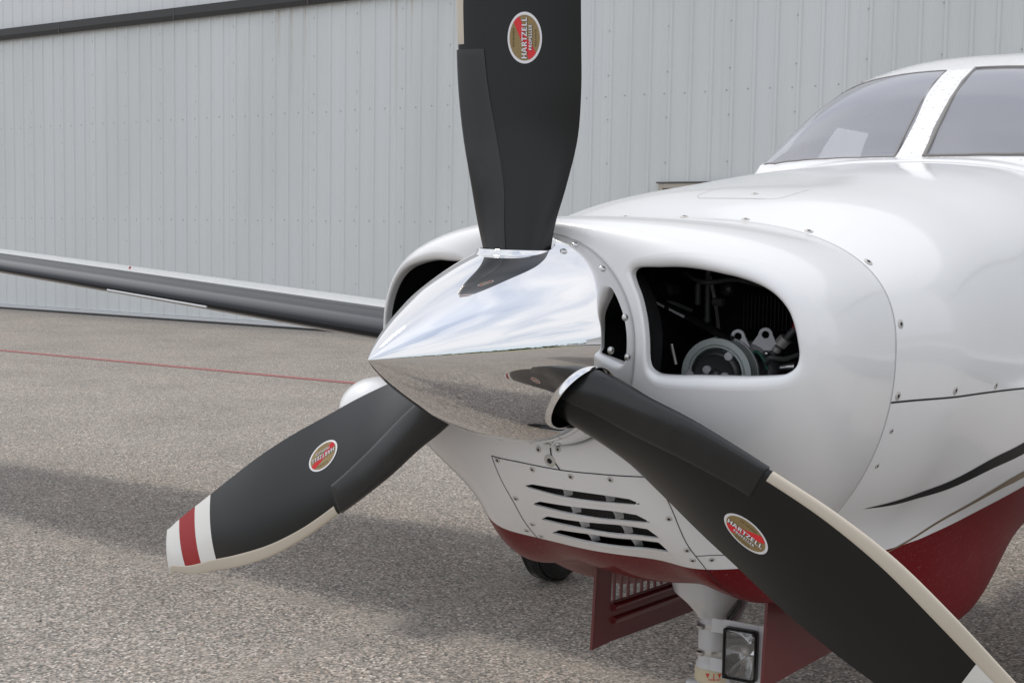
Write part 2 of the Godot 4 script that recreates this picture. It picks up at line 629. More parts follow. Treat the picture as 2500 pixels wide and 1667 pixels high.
# ------------------------------------------------------------------ sky
func sky_image() -> Image:
	var w := 1536; var h := 768
	var im := Image.create(w, h, false, Image.FORMAT_RGBF)
	var a := FastNoiseLite.new(); a.seed = 4; a.frequency = 1.0; a.fractal_octaves = 5; a.noise_type = FastNoiseLite.TYPE_SIMPLEX_SMOOTH; a.fractal_gain = .52
	var b := FastNoiseLite.new(); b.seed = 9; b.frequency = .45; b.fractal_octaves = 3
	var sun := Vector3(-.38, .92, -.05).normalized()
	for j in h:
		var el := PI * (.5 - (j + .5) / h)
		var y := sin(el); var c := cos(el)
		for i in w:
			if j > h / 2 + 8:
				im.set_pixel(i, j, Color(.22, .2, .18))
				continue
			var az := TAU * ((i + .5) / w - .5)
			var d := Vector3(sin(az) * c, y, -cos(az) * c)
			var k := 1.0 / (maxf(y, 0.0) + .10)
			var px := d.x * k; var pz := d.z * k
			var u := px * .86 + pz * .5; var v := -px * .5 + pz * .86
			var wob := b.get_noise_2d(u * 1.4 + 7.0, v * 1.4) * .7
			var f := a.get_noise_2d(u * .33 + wob, v * .85 + wob * .8) * .58 + a.get_noise_2d(u * .9 + 31.0, v * 2.2 + wob) * .2 + b.get_noise_2d(u * .6, v * .9 + 3.0) * .5
			var cov := smooth(-.75, .45, f + .18)
			var yy := clampf(y, 0.0, 1.0)
			var blue := Color(.38, .44, .53).lerp(Color(.27, .34, .49), pow(yy, .6))
			blue = Color(.48, .56, .62).lerp(blue, smooth(0.0, .22, yy))
			var near := maxf(0.0, d.dot(sun))
			var cl := .70 + .12 * pow(near, 6.0) + .15 * pow(near, 40.0)
			var cloud := Color(cl * .99, cl, cl * 1.03)
			var col := blue.lerp(cloud, cov * smooth(-.02, .16, y) * .95)
			col += Color(1, .98, .94) * (.10 * pow(near, 8.0))
			im.set_pixel(i, j, col)
	return im

# ------------------------------------------------------------------ scene
func _ready() -> void:
	# camera
	var cam := Camera3D.new()
	cam.name = "camera"
	cam.near = .05
	cam.far = 4000.0
	cam.fov = rad_to_deg(2.0 * atan(784.0 / 2987.46)) * 1.0
	var yaw := -2.524891; var pitch := .0790514; var roll := .0163345
	var f := Vector3(sin(yaw) * cos(pitch), -sin(pitch), cos(yaw) * cos(pitch))
	var r := f.cross(Vector3.UP).normalized()
	var d := f.cross(r)
	var r2 := r * cos(roll) - d * sin(roll)
	var d2 := r * sin(roll) + d * cos(roll)
	cam.transform = Transform3D(Basis(r2, -d2, -f), Vector3(1.249, 1.444, 1.78))
	add_child(cam)
	cam.current = true
	# sky and sun: high, veiled by cirrus
	var env := Environment.new()
	env.background_mode = Environment.BG_SKY
	var sky := Sky.new()
	var pan := PanoramaSkyMaterial.new()
	pan.panorama = ImageTexture.create_from_image(sky_image())
	sky.sky_material = pan
	env.sky = sky
	env.background_energy_multiplier = 1.6
	env.tonemap_mode = Environment.TONE_MAPPER_LINEAR
	env.tonemap_exposure = 1.0
	env.sdfgi_enabled = true; env.ssao_enabled = true; env.ssil_enabled = true
	var we := WorldEnvironment.new()
	we.name = "world_environment"
	we.environment = env
	add_child(we)
	var sun := DirectionalLight3D.new()
	sun.name = "sun"
	sun.light_energy = .45
	sun.light_color = Color(1, .965, .91)
	sun.light_angular_distance = 8.0
	sun.shadow_enabled = true
	add_child(sun)
	sun.look_at_from_position(Vector3.ZERO, -Vector3(-.38, .92, -.05), Vector3.FORWARD)
	materials()
	setting()
	hangar()
	aeroplane()

func setting() -> void:
	var g := MB.new()
	var st := SurfaceTool.new()
	st.begin(Mesh.PRIMITIVE_TRIANGLES)
	var lines := [-1600.0, -60.0, -20.0, 20.0, 60.0, 1600.0]
	for i in 5:
		for j in 5:
			for q in [[0, 0], [1, 0], [1, 1], [0, 0], [1, 1], [0, 1]]:
				var p := Vector3(lines[i + q[0]], 0, lines[j + q[1]])
				st.set_normal(Vector3.UP)
				st.set_uv(Vector2(p.x, p.z) / 4.0)
				st.set_uv2(Vector2(p.x * .8 + p.z * .6, -p.x * .6 + p.z * .8) / 9.3)
				st.add_vertex(p)
	st.index()
	st.generate_tangents()
	tag(part("ground", st.commit(), M.ground, self), "", "", "", "structure")
	# the red line on the apron
	var l := MB.new()
	var a := Vector3(-24.0, .004, -6.72); var b := Vector3(4.0, .004, -8.35)
	var s := (b - a).cross(Vector3.UP).normalized() * .06
	l.flat([a - s, b - s, b + s, a + s], Vector3.UP)
	tag(part("painted_line", l, M.line, self), "", "", "", "structure")
	var pb := MB.new()
	var prn := RandomNumberGenerator.new(); prn.seed = 12
	for i in 70:
		var c := Vector3(-4.5 + prn.randf() * 5.0, 0, -6.0 + prn.randf() * 5.5)
		var sz := .002 + prn.randf() * .004
		var x := Transform3D(Basis(Vector3(prn.randfn(), 1, prn.randfn()).normalized(), prn.randf() * TAU), c + Vector3(0, sz * .4, 0))
		pb.box(Vector3.ZERO, Vector3(sz * 2.0, sz * 1.2, sz * 1.5), sz * .4, x)
	tag(part("grit", pb, mat(.16, .15, .14, .8), self), "scattered dark grit lying on the speckled asphalt", "grit", "", "stuff")
	# what the spinner mirrors: dry grass, a wood and another hangar beyond the apron
	var fl := MB.new()
	fl.flat([Vector3(75, .004, -600), Vector3(900, .004, -600), Vector3(900, .004, 500), Vector3(75, .004, 500)], Vector3.UP)
	tag(part("grass_field", fl, M.field, self), "", "", "", "structure")
	var wd := MB.new()
	var rng := RandomNumberGenerator.new(); rng.seed = 77
	for i in 260:
		var c := Vector3(330 + rng.randf() * 60, 0, -230 + rng.randf() * 420)
		var hh := 5.0 + rng.randf() * 8.0
		for k in 18:
			var p := c + Vector3(rng.randfn() * 2.2, hh * (.25 + .75 * rng.randf()), rng.randfn() * 2.2)
			var n := Vector3(rng.randfn(), rng.randfn() + .6, rng.randfn()).normalized()
			var x := facing(p, n)
			var sz := .8 + rng.randf() * 1.4
			wd.flat([x * Vector3(-sz, -sz * .6, 0), x * Vector3(sz * .7, -sz, 0), x * Vector3(sz, sz * .5, 0), x * Vector3(-sz * .4, sz, 0)], n)
	tag(part("wood", wd, M.leaf, self), "distant dark wood beyond the dry grass, seen mirrored in the spinner", "wood", "", "stuff")
	var fh := thing("hangar", "distant white gabled hangar across the apron, mirrored in the polished spinner", "hangar", Transform3D(Basis(Vector3.UP, -2.2), Vector3(66, 0, -49)))
	var hb := MB.new()
	hb.box(Vector3(0, 3.0, 0), Vector3(24, 6, 18))
	part("wall", hb, M.wall_upper, fh)
	var rf := MB.new()
	rf.prism([Vector2(-9.4, 6.0), Vector2(9.4, 6.0), Vector2(0, 7.8)], -12.3, 12.3, Transform3D(Basis(Vector3.UP, PI / 2), Vector3.ZERO))
	part("roof", rf, M.base, fh)
	var dd := MB.new()
	dd.box(Vector3(0, 2.3, 9.02), Vector3(14, 4.6, .1))
	part("door", dd, M.wall, fh)

func hangar() -> void:
	var al := .03
	var h := thing("hangar", "long light grey hangar of ribbed metal panels under a black eave strip", "hangar", Transform3D(Basis(Vector3.UP, al), Vector3(-16.784, 0, -12.45)))
	var P := .2815
	# one ribbed sheet, three ribs wide
	var prof := []
	for k in 3:
		var o := P * k
		for e in [[0.0, 0.0], [P / 6 - .014, 0.0], [P / 6 - .006, .002], [P / 6 + .006, .002], [P / 6 + .014, 0.0], [P / 2 - .03, 0.0], [P / 2 - .016, .018], [P / 2 + .016, .018], [P / 2 + .03, 0.0], [P * 5 / 6 - .014, 0.0], [P * 5 / 6 - .006, .002], [P * 5 / 6 + .006, .002], [P * 5 / 6 + .014, 0.0]]:
			prof.append(Vector2(o + e[0], e[1]))
	prof.append(Vector2(3 * P, 0.0))
	var lower := sheet(prof, .085, 4.88).mesh()
	var upper := sheet(prof, 5.06, 8.4).mesh()
	var s0 := 2.49 - P / 2 - 3 * P * 30
	var wall_b: StandardMaterial3D = M.wall.duplicate(); wall_b.albedo_color = Color(.648, .674, .678).linear_to_srgb()
	var wall_c: StandardMaterial3D = M.wall.duplicate(); wall_c.albedo_color = Color(.662, .688, .69).linear_to_srgb()
	for k in 60:
		part("wall_panel", lower, [M.wall, wall_b, wall_c][(k * 7) % 3], h, Transform3D(Basis(), Vector3(s0 + 3 * P * k, 0, (k % 2) * .0012)))
		part("upper_panel", upper, M.wall_upper, h, Transform3D(Basis(), Vector3(s0 + 3 * P * k, 0, (k % 2) * .0012)))
	var s1 := s0 + 3 * P * 60
	var g := MB.new()
	g.box(Vector3((s0 + s1) / 2, 4.2, -8.06), Vector3(s1 - s0, 8.4, 16.0))
	part("building_body", g, M.wall_upper, h)
	g = MB.new()
	g.prism([Vector2(-.01, 4.875), Vector2(.09, 4.86), Vector2(.115, 4.93), Vector2(.115, 5.05), Vector2(.095, 5.05), Vector2(-.01, 5.045)], -(s1 - s0) / 2, (s1 - s0) / 2, Transform3D(Basis(Vector3(0, 0, 1), Vector3(0, 1, 0), Vector3(-1, 0, 0)), Vector3((s0 + s1) / 2, 0, 0)))
	part("eave_gutter", g, M.eave, h)
	for k in 18:
		g = MB.new()
		g.box(Vector3(s0 + 2.9 * k + 1.0, 4.955, .1165), Vector3(.012, .19, .006))
		part("gutter_joint", g, M.gutter_trim, h)
	g = MB.new()
	g.box(Vector3((s0 + s1) / 2, .055, .03), Vector3(s1 - s0, .05, .06), .006)
	part("base_trim", g, M.base, h)
	g = MB.new()
	g.box(Vector3((s0 + s1) / 2, .013, .02), Vector3(s1 - s0, .026, .07))
	part("base_sill", g, M.eave, h)
	# screws
	var sc := MB.new()
	var one := MB.new()
	one.lathe([Vector2(.011, 0), Vector2(.011, .004), Vector2(.011, .004), Vector2(.006, .008), Vector2(0, .009)], Transform3D.IDENTITY, 7)
	for k in 60 * 3:
		var sx := s0 + P * (k + .5)
		for y in [1.665, 3.285]:
			sc.join(one, Transform3D(Basis(), Vector3(sx - .075, y + .006 * sin(k * 5.1), .0015)))
		if k % 3 == 0:
			for q in 8:
				sc.join(one, Transform3D(Basis(), Vector3(sx - .03, .74 + .5625 * q, .012)))
	tag(part("screws", sc, mat(.46, .46, .46, .5), h), "", "", "", "stuff")
	# rust runs below the gutter
	var rr := RandomNumberGenerator.new(); rr.seed = 5
	var rust := StandardMaterial3D.new()
	rust.transparency = BaseMaterial3D.TRANSPARENCY_ALPHA
	rust.albedo_color = Color(.72, .58, .38, 1)
	rust.roughness = .8
	var im := Image.create(32, 256, false, Image.FORMAT_RGBA8)
	for j in 256:
		for i in 32:
			var x := (i - 15.5) / 15.5
			var a := maxf(0.0, 1.0 - x * x) * pow(1.0 - j / 255.0, .7) * (.8 + .2 * sin(j * .04 + 2.0 * sin(j * .021))) * .2
			im.set_pixel(i, j, Color(1, 1, 1, clampf(a, 0, 1)))
	rust.albedo_texture = ImageTexture.create_from_image(im)
	for e in [[3.679, 1.3, .06], [3.96, 1.0, .05], [3.42, .8, .09], [5.71, 1.9, .06], [5.99, 1.3, .05], [7.2, .9, .08], [1.1, .7, .06]]:
		var q := MB.new()
		var x0: float = e[0] - e[2] / 2
		q.grid([PackedVector3Array([Vector3(x0, 4.85, .006), Vector3(x0 + e[2], 4.85, .006)]), PackedVector3Array([Vector3(x0, 4.85 - e[1], .006), Vector3(x0 + e[2], 4.85 - e[1], .006)])], false, true)
		part("rust_stain", q, rust, h)
	# the door behind the hood
	var dx := 10.0
	g = MB.new()
	g.box(Vector3(dx + .03, 1.08, .02), Vector3(.06, 2.16, .1), .004)
	g.box(Vector3(dx + 1.09, 1.08, .02), Vector3(.06, 2.16, .1), .004)
	g.box(Vector3(dx + .56, 2.13, .02), Vector3(1.0, .06, .1), .004)
	part("door_frame", g, M.tan, h)
	g = MB.new()
	g.box(Vector3(dx + .56, 1.05, .012), Vector3(.99, 2.09, .05), .003)
	part("door", g, M.tan, h)
	g = MB.new()
	g.box(Vector3(dx + .55, 2.172, .03), Vector3(1.16, .02, .1), .003)
	part("door_drip_cap", g, M.gutter_trim, h)

func sheet(prof: Array, y0: float, y1: float) -> MB:
	var g := MB.new()
	for i in prof.size() - 1:
		var a: Vector2 = prof[i]; var b: Vector2 = prof[i + 1]
		g.flat([Vector3(a.x, y0, a.y), Vector3(b.x, y0, b.y), Vector3(b.x, y1, b.y), Vector3(a.x, y1, a.y)], Vector3(0, 0, 1))
	return g

# ------------------------------------------------------------------ the aeroplane
func aeroplane() -> void:
	var A := thing("airplane", "white single propeller airplane with red belly, chrome spinner and three black blades", "airplane")
	var s := sec(-.49)
	# polar radius of the joint behind the nose bowl
	var N := 720
	seam_r.resize(N)
	var poly := PackedVector2Array()
	for i in 2880:
		var p := spt(s, TAU * i / 2880)
		poly.append(Vector2(p.x, p.y - HUB))
	var at := 0
	var order := []
	for p in poly: order.append(Vector2(fposmod(p.angle(), TAU), p.length()))
	order.sort_custom(func(a, b): return a.x < b.x)
	for i in N:
		var th := TAU * i / N
		while at < order.size() - 1 and order[at].x < th: at += 1
		var a: Vector2 = order[maxi(at - 1, 0)]; var b: Vector2 = order[at]
		seam_r[i] = lerpf(a.y, b.y, clampf((th - a.x) / maxf(b.x - a.x, 1e-6), 0, 1))
	nose_bowl(A)
	fuselage(A)
	engine(A)
	wings(A)
	gear(A)
	propeller(A)

func red_edge(p: Vector3) -> float:   # height of the red paint's edge
	var up := .055 * smooth(-.1, -.34, p.x) * smooth(-1.0, -.6, p.z)
	if p.z > -.5:
		return up + .866 - .022 * smooth(-.3, -.5, p.z)
	var ks := [[-.5, .844], [-.6, .838], [-.72, .831], [-.82, .828], [-.91, .830], [-1.07, .846], [-1.25, .870], [-1.36, .884], [-2.0, .96], [-3.0, 1.0], [-8.0, 1.0]]
	for i in ks.size() - 1:
		if p.z >= ks[i + 1][0]:
			return up + lerpf(ks[i][1], ks[i + 1][1], (ks[i][0] - p.z) / (ks[i][0] - ks[i + 1][0]))
	return 1.0

var INLET := [[.172, 1.391, .008], [.182, 1.400, .014], [.215, 1.401, .02], [.25, 1.402, .024], [.284, 1.399, .026], [.316, 1.393, .028], [.345, 1.386, .03], [.373, 1.375, .03], [.395, 1.36, .028], [.413, 1.338, .026], [.424, 1.312, .024], [.431, 1.28, .022], [.432, 1.262, .022], [.429, 1.248, .022], [.421, 1.239, .022], [.408, 1.235, .022], [.36, 1.232, .022], [.299, 1.230, .022], [.235, 1.226, .02], [.214, 1.229, .014], [.205, 1.243, .007], [.203, 1.283, .005], [.198, 1.317, .005], [.189, 1.35, .005], [.179, 1.372, .005]]

func louvre_outlines() -> Array:
	var o := []
	for q in [[[-.089, .994], [-.063, 1.001], [.002, 1.001], [.082, 1.0], [.138, 1.0], [.163, .992], [.074, .985], [-.006, .986]],
			[[-.087, .956], [-.062, .966], [.008, .967], [.09, .969], [.143, .970], [.168, .958], [.074, .949], [-.004, .951]],
			[[-.086, .923], [-.062, .934], [.012, .936], [.09, .940], [.154, .943], [.172, .927], [.076, .918], [-.001, .920]],
			[[-.083, .892], [-.050, .906], [.018, .909], [.09, .913], [.164, .917], [.176, .898], [.080, .888], [.003, .888]]]:
		var p := PackedVector2Array()
		for e in q: p.append(Vector2(e[0], e[1]))
		o.append(p)
	return o

func nose_bowl(A: Node3D) -> void:
	var inner := PackedVector2Array(); var outer := PackedVector2Array()
	var c3 := []
	for e in INLET: c3.append(Vector3(e[0], e[1], e[2]))
	c3 = curve(c3, 4, true)
	for i in c3.size():
		var d: Vector3 = c3[(i + 1) % c3.size()] - c3[i - 1]
		var n := Vector2(-d.y, d.x).normalized()   # outwards: the outline runs clockwise
		inner.append(Vector2(c3[i].x, c3[i].y))
		outer.append(Vector2(c3[i].x, c3[i].y) + n * c3[i].z)
	var ob := bounds(outer)
	var lv := louvre_outlines()
	var lb := []
	for p in lv: lb.append(bounds(p))
	# front skin
	var rows := []
	var NP := 660; var NT := 118
	var cs := PackedVector2Array()
	for i in NP + 1:
		var th := -PI / 2 + TAU * i / NP
		var a := fposmod(th, TAU) / TAU * seam_r.size()
		var k := int(a) % seam_r.size()
		cs.append(Vector2(th, lerpf(seam_r[k], seam_r[(k + 1) % seam_r.size()], a - floorf(a))))
	for j in NT + 1:
		var u := float(j) / NT
		var t := 1.0 - pow(1.0 - u, 1.9)
		var row := PackedVector3Array()
		for q in cs:
			var rr := RI + (q.y - RI) * t
			var x := cos(q.x) * rr; var y := HUB + sin(q.x) * rr
			row.append(Vector3(x, y, bowl_z(x, y)))
		rows.append(row)
	var g := MB.new()
	g.grid(rows, true, (rows[5][1] - rows[4][0]).cross(rows[4][1] - rows[5][0]).z < 0.0)
	var f := PackedFloat32Array(); f.resize(g.v.size())
	var fr := PackedFloat32Array(); fr.resize(g.v.size())
	for i in g.v.size():
		var p := g.v[i]
		var e := sdist(Vector2(absf(p.x), p.y), outer, ob[0], ob[1])
		if p.z > -.32 and p.y < 1.02 and p.y > .87 and absf(p.x) < .2:
			for k in 4:
				e = minf(e, sdist(Vector2(p.x, p.y), lv[k], lb[k][0], lb[k][1], .012))
		f[i] = e
	g = g.clip(f)
	fr.resize(g.v.size())
	for i in g.v.size(): fr[i] = g.v[i].y - red_edge(g.v[i])
	var white := g.clip(fr)
	for i in fr.size(): fr[i] = -fr[i]
	var red := g.clip(fr)
	# rolled lips of the two inlets and of the ring round the spinner
	for sx in [1.0, -1.0]:
		var lip := []
		for a in 9:
			var ang := PI / 2 * a / 8
			var row := PackedVector3Array()
			for i in c3.size() + 1:
				var k := i % c3.size()
				var rr: float = c3[k].z
				var q := inner[k] + (outer[k] - inner[k]) * (1.0 - sin(ang))
				row.append(Vector3(q.x * sx, q.y, bowl_z(q.x, q.y) - rr * (1.0 - cos(ang))))
			lip.append(row)
		var back := PackedVector3Array()
		for p in lip[8]: back.append(p + Vector3(0, 0, -.012))
		lip.append(back)
		var fl: Vector3 = (lip[1][9] - lip[0][8]).cross(lip[0][9] - lip[1][8])
		white.grid(lip, true, fl.z < 0.0)
		# duct behind the lip
		var duct := []
		for e in [[0.0, 1.0], [-.03, 1.25], [-.10, 1.9], [-.30, 2.0], [-.38, 2.0]]:
			var row := PackedVector3Array()
			for p in back:
				var w := Vector2(sx * .31 + (p.x - sx * .31) * e[1], 1.315 + (p.y - 1.315) * e[1] - HUB)
				var a := fposmod(w.angle(), TAU) / TAU * seam_r.size()
				w = w.limit_length(.93 * seam_r[int(a) % seam_r.size()])
				if e[0] < -.02: w.x = sx * maxf(w.x * sx, .02)
				row.append(Vector3(w.x, w.y + HUB, lerpf(p.z, -.17, smooth(0.0, -.1, e[0])) + e[0]))
			duct.append(row)
		var dm := MB.new()
		dm.grid(duct, true, fl.z < 0.0)
		var cap := []
		for p in duct[4]: cap.append(Vector3(p.x, p.y, -.56))
		cap.pop_back()
		var dp := []
		for p in cap: dp.append(Vector2(p.x, p.y))
		dm.prism(dp, -.58, -.565)
		part("inlet_duct", dm, M.dark, A)
	var ring := []
	for a in 7:
		var ang := PI / 2 * a / 6.0
		var row := PackedVector3Array()
		for q in cs:
			var rr := RI - .008 * sin(minf(ang, PI / 2))
			var x := cos(q.x); var y := sin(q.x)
			var z := bowl_z(x * (RI + .0001), HUB + y * (RI + .0001)) - .008 * (1.0 - cos(minf(ang, PI / 2)))
			row.append(Vector3(x * rr, HUB + y * rr, z))
		ring.append(row)
	white.grid(ring, true, (ring[1][1] - ring[0][0]).cross(ring[0][1] - ring[1][0]).z < 0.0)
	var well := []
	for e in [0.0, -.004, -.09]:
		var row := PackedVector3Array()
		for p in ring[6]: row.append(p + Vector3(0, 0, e))
		well.append(row)
	var wm := MB.new()
	wm.grid(well, true, (well[1][1] - well[0][0]).cross(well[0][1] - well[1][0]).z < 0.0)
	var nb := part("nose_bowl", white, M.white, A)
	part("spinner_well", wm, M.dark, nb)
	part("red_paint", red, M.red, nb)
	g = MB.new()
	g.lathe([Vector2(.06, -.13), Vector2(.19, -.13)])
	part("nose_seal_plate", g, M.dark, A, Transform3D(Basis(), Vector3(0, HUB, 0)))
	# louvres: vanes, lips and the mesh behind
	for k in 4:
		var p: PackedVector2Array = lv[k]
		var up := curve([p[0], p[1], p[2], p[3], p[4], p[5]], 5)
		var dn := curve([p[0], p[7], p[6], p[5]], 8)
		# the lower lip: a thin curled strip along the slot's lower edge
		var rws := []
		for i in dn.size():
			var q: Vector2 = dn[i]
			var e := sin(PI * i / (dn.size() - 1.0))
			var b := bowl_pt(q.x, q.y); var nn := bowl_n(q.x, q.y)
			rws.append(PackedVector3Array([bowl_pt(q.x, q.y - .009, .0004), bowl_pt(q.x, q.y - .004, .0004) + nn * .0010 * e, b + nn * .0016 * e, b + nn * .0008 * e - Vector3(0, .0006, 0), b - nn * .005 - Vector3(0, .002, 0)]))
		var l := MB.new()
		l.grid(rws, false, (rws[9][1] - rws[8][0]).cross(rws[8][1] - rws[9][0]).dot(bowl_n(dn[8].x, dn[8].y)) < 0.0)
		part("louver_slat", l, M.white, nb)
		for j in 2:
			var t: float = [.345, .68][j]
			var xa := lerpf(p[0].x, p[5].x, t)
			var ya := _y_at(up, xa); var yb := _y_at(dn, xa)
			var vr := []
			for i in 5:
				var w := i / 4.0
				var row := PackedVector3Array()
				for m in 7:
					var y := lerpf(yb - .002, ya + .002, m / 6.0)
					var bow := .004 * sin(PI * m / 6.0)
					row.append(bowl_pt(xa, y) + Vector3(w * .006 + bow - .004, 0, -.010 - w * .020))
				vr.append(row)
			var vn := MB.new()
			vn.grid(vr, false, (vr[1][1] - vr[0][0]).cross(vr[0][1] - vr[1][0]).x > 0.0)
			part("louver_vane", vn, M.white, nb)
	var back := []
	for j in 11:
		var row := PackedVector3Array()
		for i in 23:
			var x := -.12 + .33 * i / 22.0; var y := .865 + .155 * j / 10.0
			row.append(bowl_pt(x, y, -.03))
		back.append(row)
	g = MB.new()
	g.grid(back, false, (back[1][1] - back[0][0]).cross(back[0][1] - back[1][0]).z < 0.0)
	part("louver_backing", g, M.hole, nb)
	g = MB.new()
	for j in 34:
		for i in 60:
			var x := -.11 + .31 * (i + .5 * (j % 2)) / 60.0; var y := .872 + .142 * j / 34.0
			var p := bowl_pt(x, y, -.026); var xf := facing(p, bowl_n(x, y))
			var w := .0006
			for a in [PI / 6, PI * 5 / 6, PI * 1.5]:
				var e := Vector3(cos(a), sin(a), 0) * .003; var sd := Vector3(-sin(a), cos(a), 0) * w
				g.flat([xf * (sd), xf * (e + sd), xf * (e - sd), xf * (-sd)], xf.basis.z)
	tag(part("honeycomb_screen", g, mat(.06, .06, .058, .5, .3), nb), "", "", "", "stuff")
	# panel gaps
	g = MB.new()
	gap_line(g, [b2(-.142, 1.047), b2(-.105, 1.044), b2(.014, 1.039), b2(.10, 1.041), b2(.19, 1.046)], .0022)
	gap_line(g, [b2(-.142, 1.047), b2(-.128, .965), b2(-.132, .91), b2(-.136, .868)], .0016)
	gap_line(g, [b2(.195, 1.046), b2(.207, .995), b2(.214, .923), b2(.226, .871), b2(.235, .80)], .0016)
	gap_line(g, [b2(-.004, 1.078), b2(-.002, 1.06), b2(.010, 1.04)], .003)
	gap_line(g, [b2(.221, .895), b2(.248, .897), b2(.28, .895)], .0016)
	part("panel_gap", g, M.gap, nb)
	# the joint behind the nose bowl
	g = MB.new()
	var rowsj := []
	for i in 361:
		var ph := -PI / 2 + TAU * i / 360.0
		var row := PackedVector3Array()
		for z in [-.4892, -.4910]:
			var p := body_pt(minf(z, -.49), ph); p.z = z
			row.append(p + Vector3(p.x, p.y - 1.2, 0).normalized() * .0011)
		rowsj.append(row)
	g.grid(rowsj, true, (rowsj[91][1] - rowsj[90][0]).cross(rowsj[90][1] - rowsj[91][0]).x < 0.0)
	part("joint_gap", g, M.soft_gap, nb)
	# screws of the louvred panel
	var sc := screw_mesh(.0048)
	for e in [[-.129, 1.04], [-.052, 1.032], [.03, 1.029], [.11, 1.033], [-.118, .964], [-.118, .906], [-.144, .887], [-.122, .876], [.199, .969], [.211, .907], [.213, .886], [.241, .888], [.012, 1.077], [-.03, 1.072]]:
		part("screw", sc, null, nb, facing(bowl_pt(e[0], e[1], .0003), bowl_n(e[0], e[1])))
	part("fastener", screw_mesh(.010), null, nb, facing(bowl_pt(-.008, 1.054, .0003), bowl_n(-.008, 1.054)))

func _y_at(line: Array, x: float) -> float:
	for i in line.size() - 1:
		if line[i + 1].x >= x:
			return lerpf(line[i].y, line[i + 1].y, clampf((x - line[i].x) / maxf(line[i + 1].x - line[i].x, 1e-6), 0, 1))
	return line[line.size() - 1].y

func b2(x: float, y: float) -> Vector3:
	return bowl_pt(x, y)

func screw_mesh(rad: float) -> ArrayMesh:
	var m := ArrayMesh.new()
	var g := MB.new()
	g.lathe([Vector2(rad * 1.25, -.001), Vector2(rad * 1.2, .0004), Vector2(rad * 1.2, .0004), Vector2(rad, .0006), Vector2(rad, .0006), Vector2(rad * .92, .0014), Vector2(rad * .55, .0016), Vector2(rad * .55, .0016), Vector2(rad * .5, .0005)], Transform3D.IDENTITY, 16)
	g.add_to(m)
	m.surface_set_material(0, M.dull_steel)
	g = MB.new()
	g.lathe([Vector2(rad * .5, .0006), Vector2(0, .0006)], Transform3D.IDENTITY, 12)
	for a in [0.3, 0.3 + PI / 2]:
		g.box(Vector3(0, 0, .0011), Vector3(rad * 1.0, rad * .2, .0013), 0.0, Transform3D(Basis(Vector3(0, 0, 1), a), Vector3.ZERO))
	g.add_to(m)
	m.surface_set_material(1, M.gap)
	return m

func bright_screw_mesh(rad: float) -> ArrayMesh:
	var m := ArrayMesh.new()
	var g := MB.new()
	g.lathe([Vector2(rad, -.001), Vector2(rad, .001), Vector2(rad, .001), Vector2(rad * .92, .0022), Vector2(rad * .6, .0034), Vector2(0, .0038)], Transform3D.IDENTITY, 18)
	g.add_to(m)
	m.surface_set_material(0, M.steel)
	g = MB.new()
	for a in [0.4, 0.4 + PI / 2]:
		g.box(Vector3(0, 0, .0034), Vector3(rad * 1.0, rad * .2, .0012), 0.0, Transform3D(Basis(Vector3(0, 0, 1), a), Vector3.ZERO))
	g.add_to(m)
	m.surface_set_material(1, M.gap)
	return m

var PANE := PackedVector2Array([Vector2(.043, -1.932), Vector2(.15, -1.936), Vector2(.26, -1.95), Vector2(.36, -1.972), Vector2(.44, -1.998), Vector2(.50, -2.038), Vector2(.53, -2.09), Vector2(.555, -2.2), Vector2(.56, -2.36), Vector2(.505, -2.45), Vector2(.36, -2.416), Vector2(.23, -2.388), Vector2(.045, -2.383)])

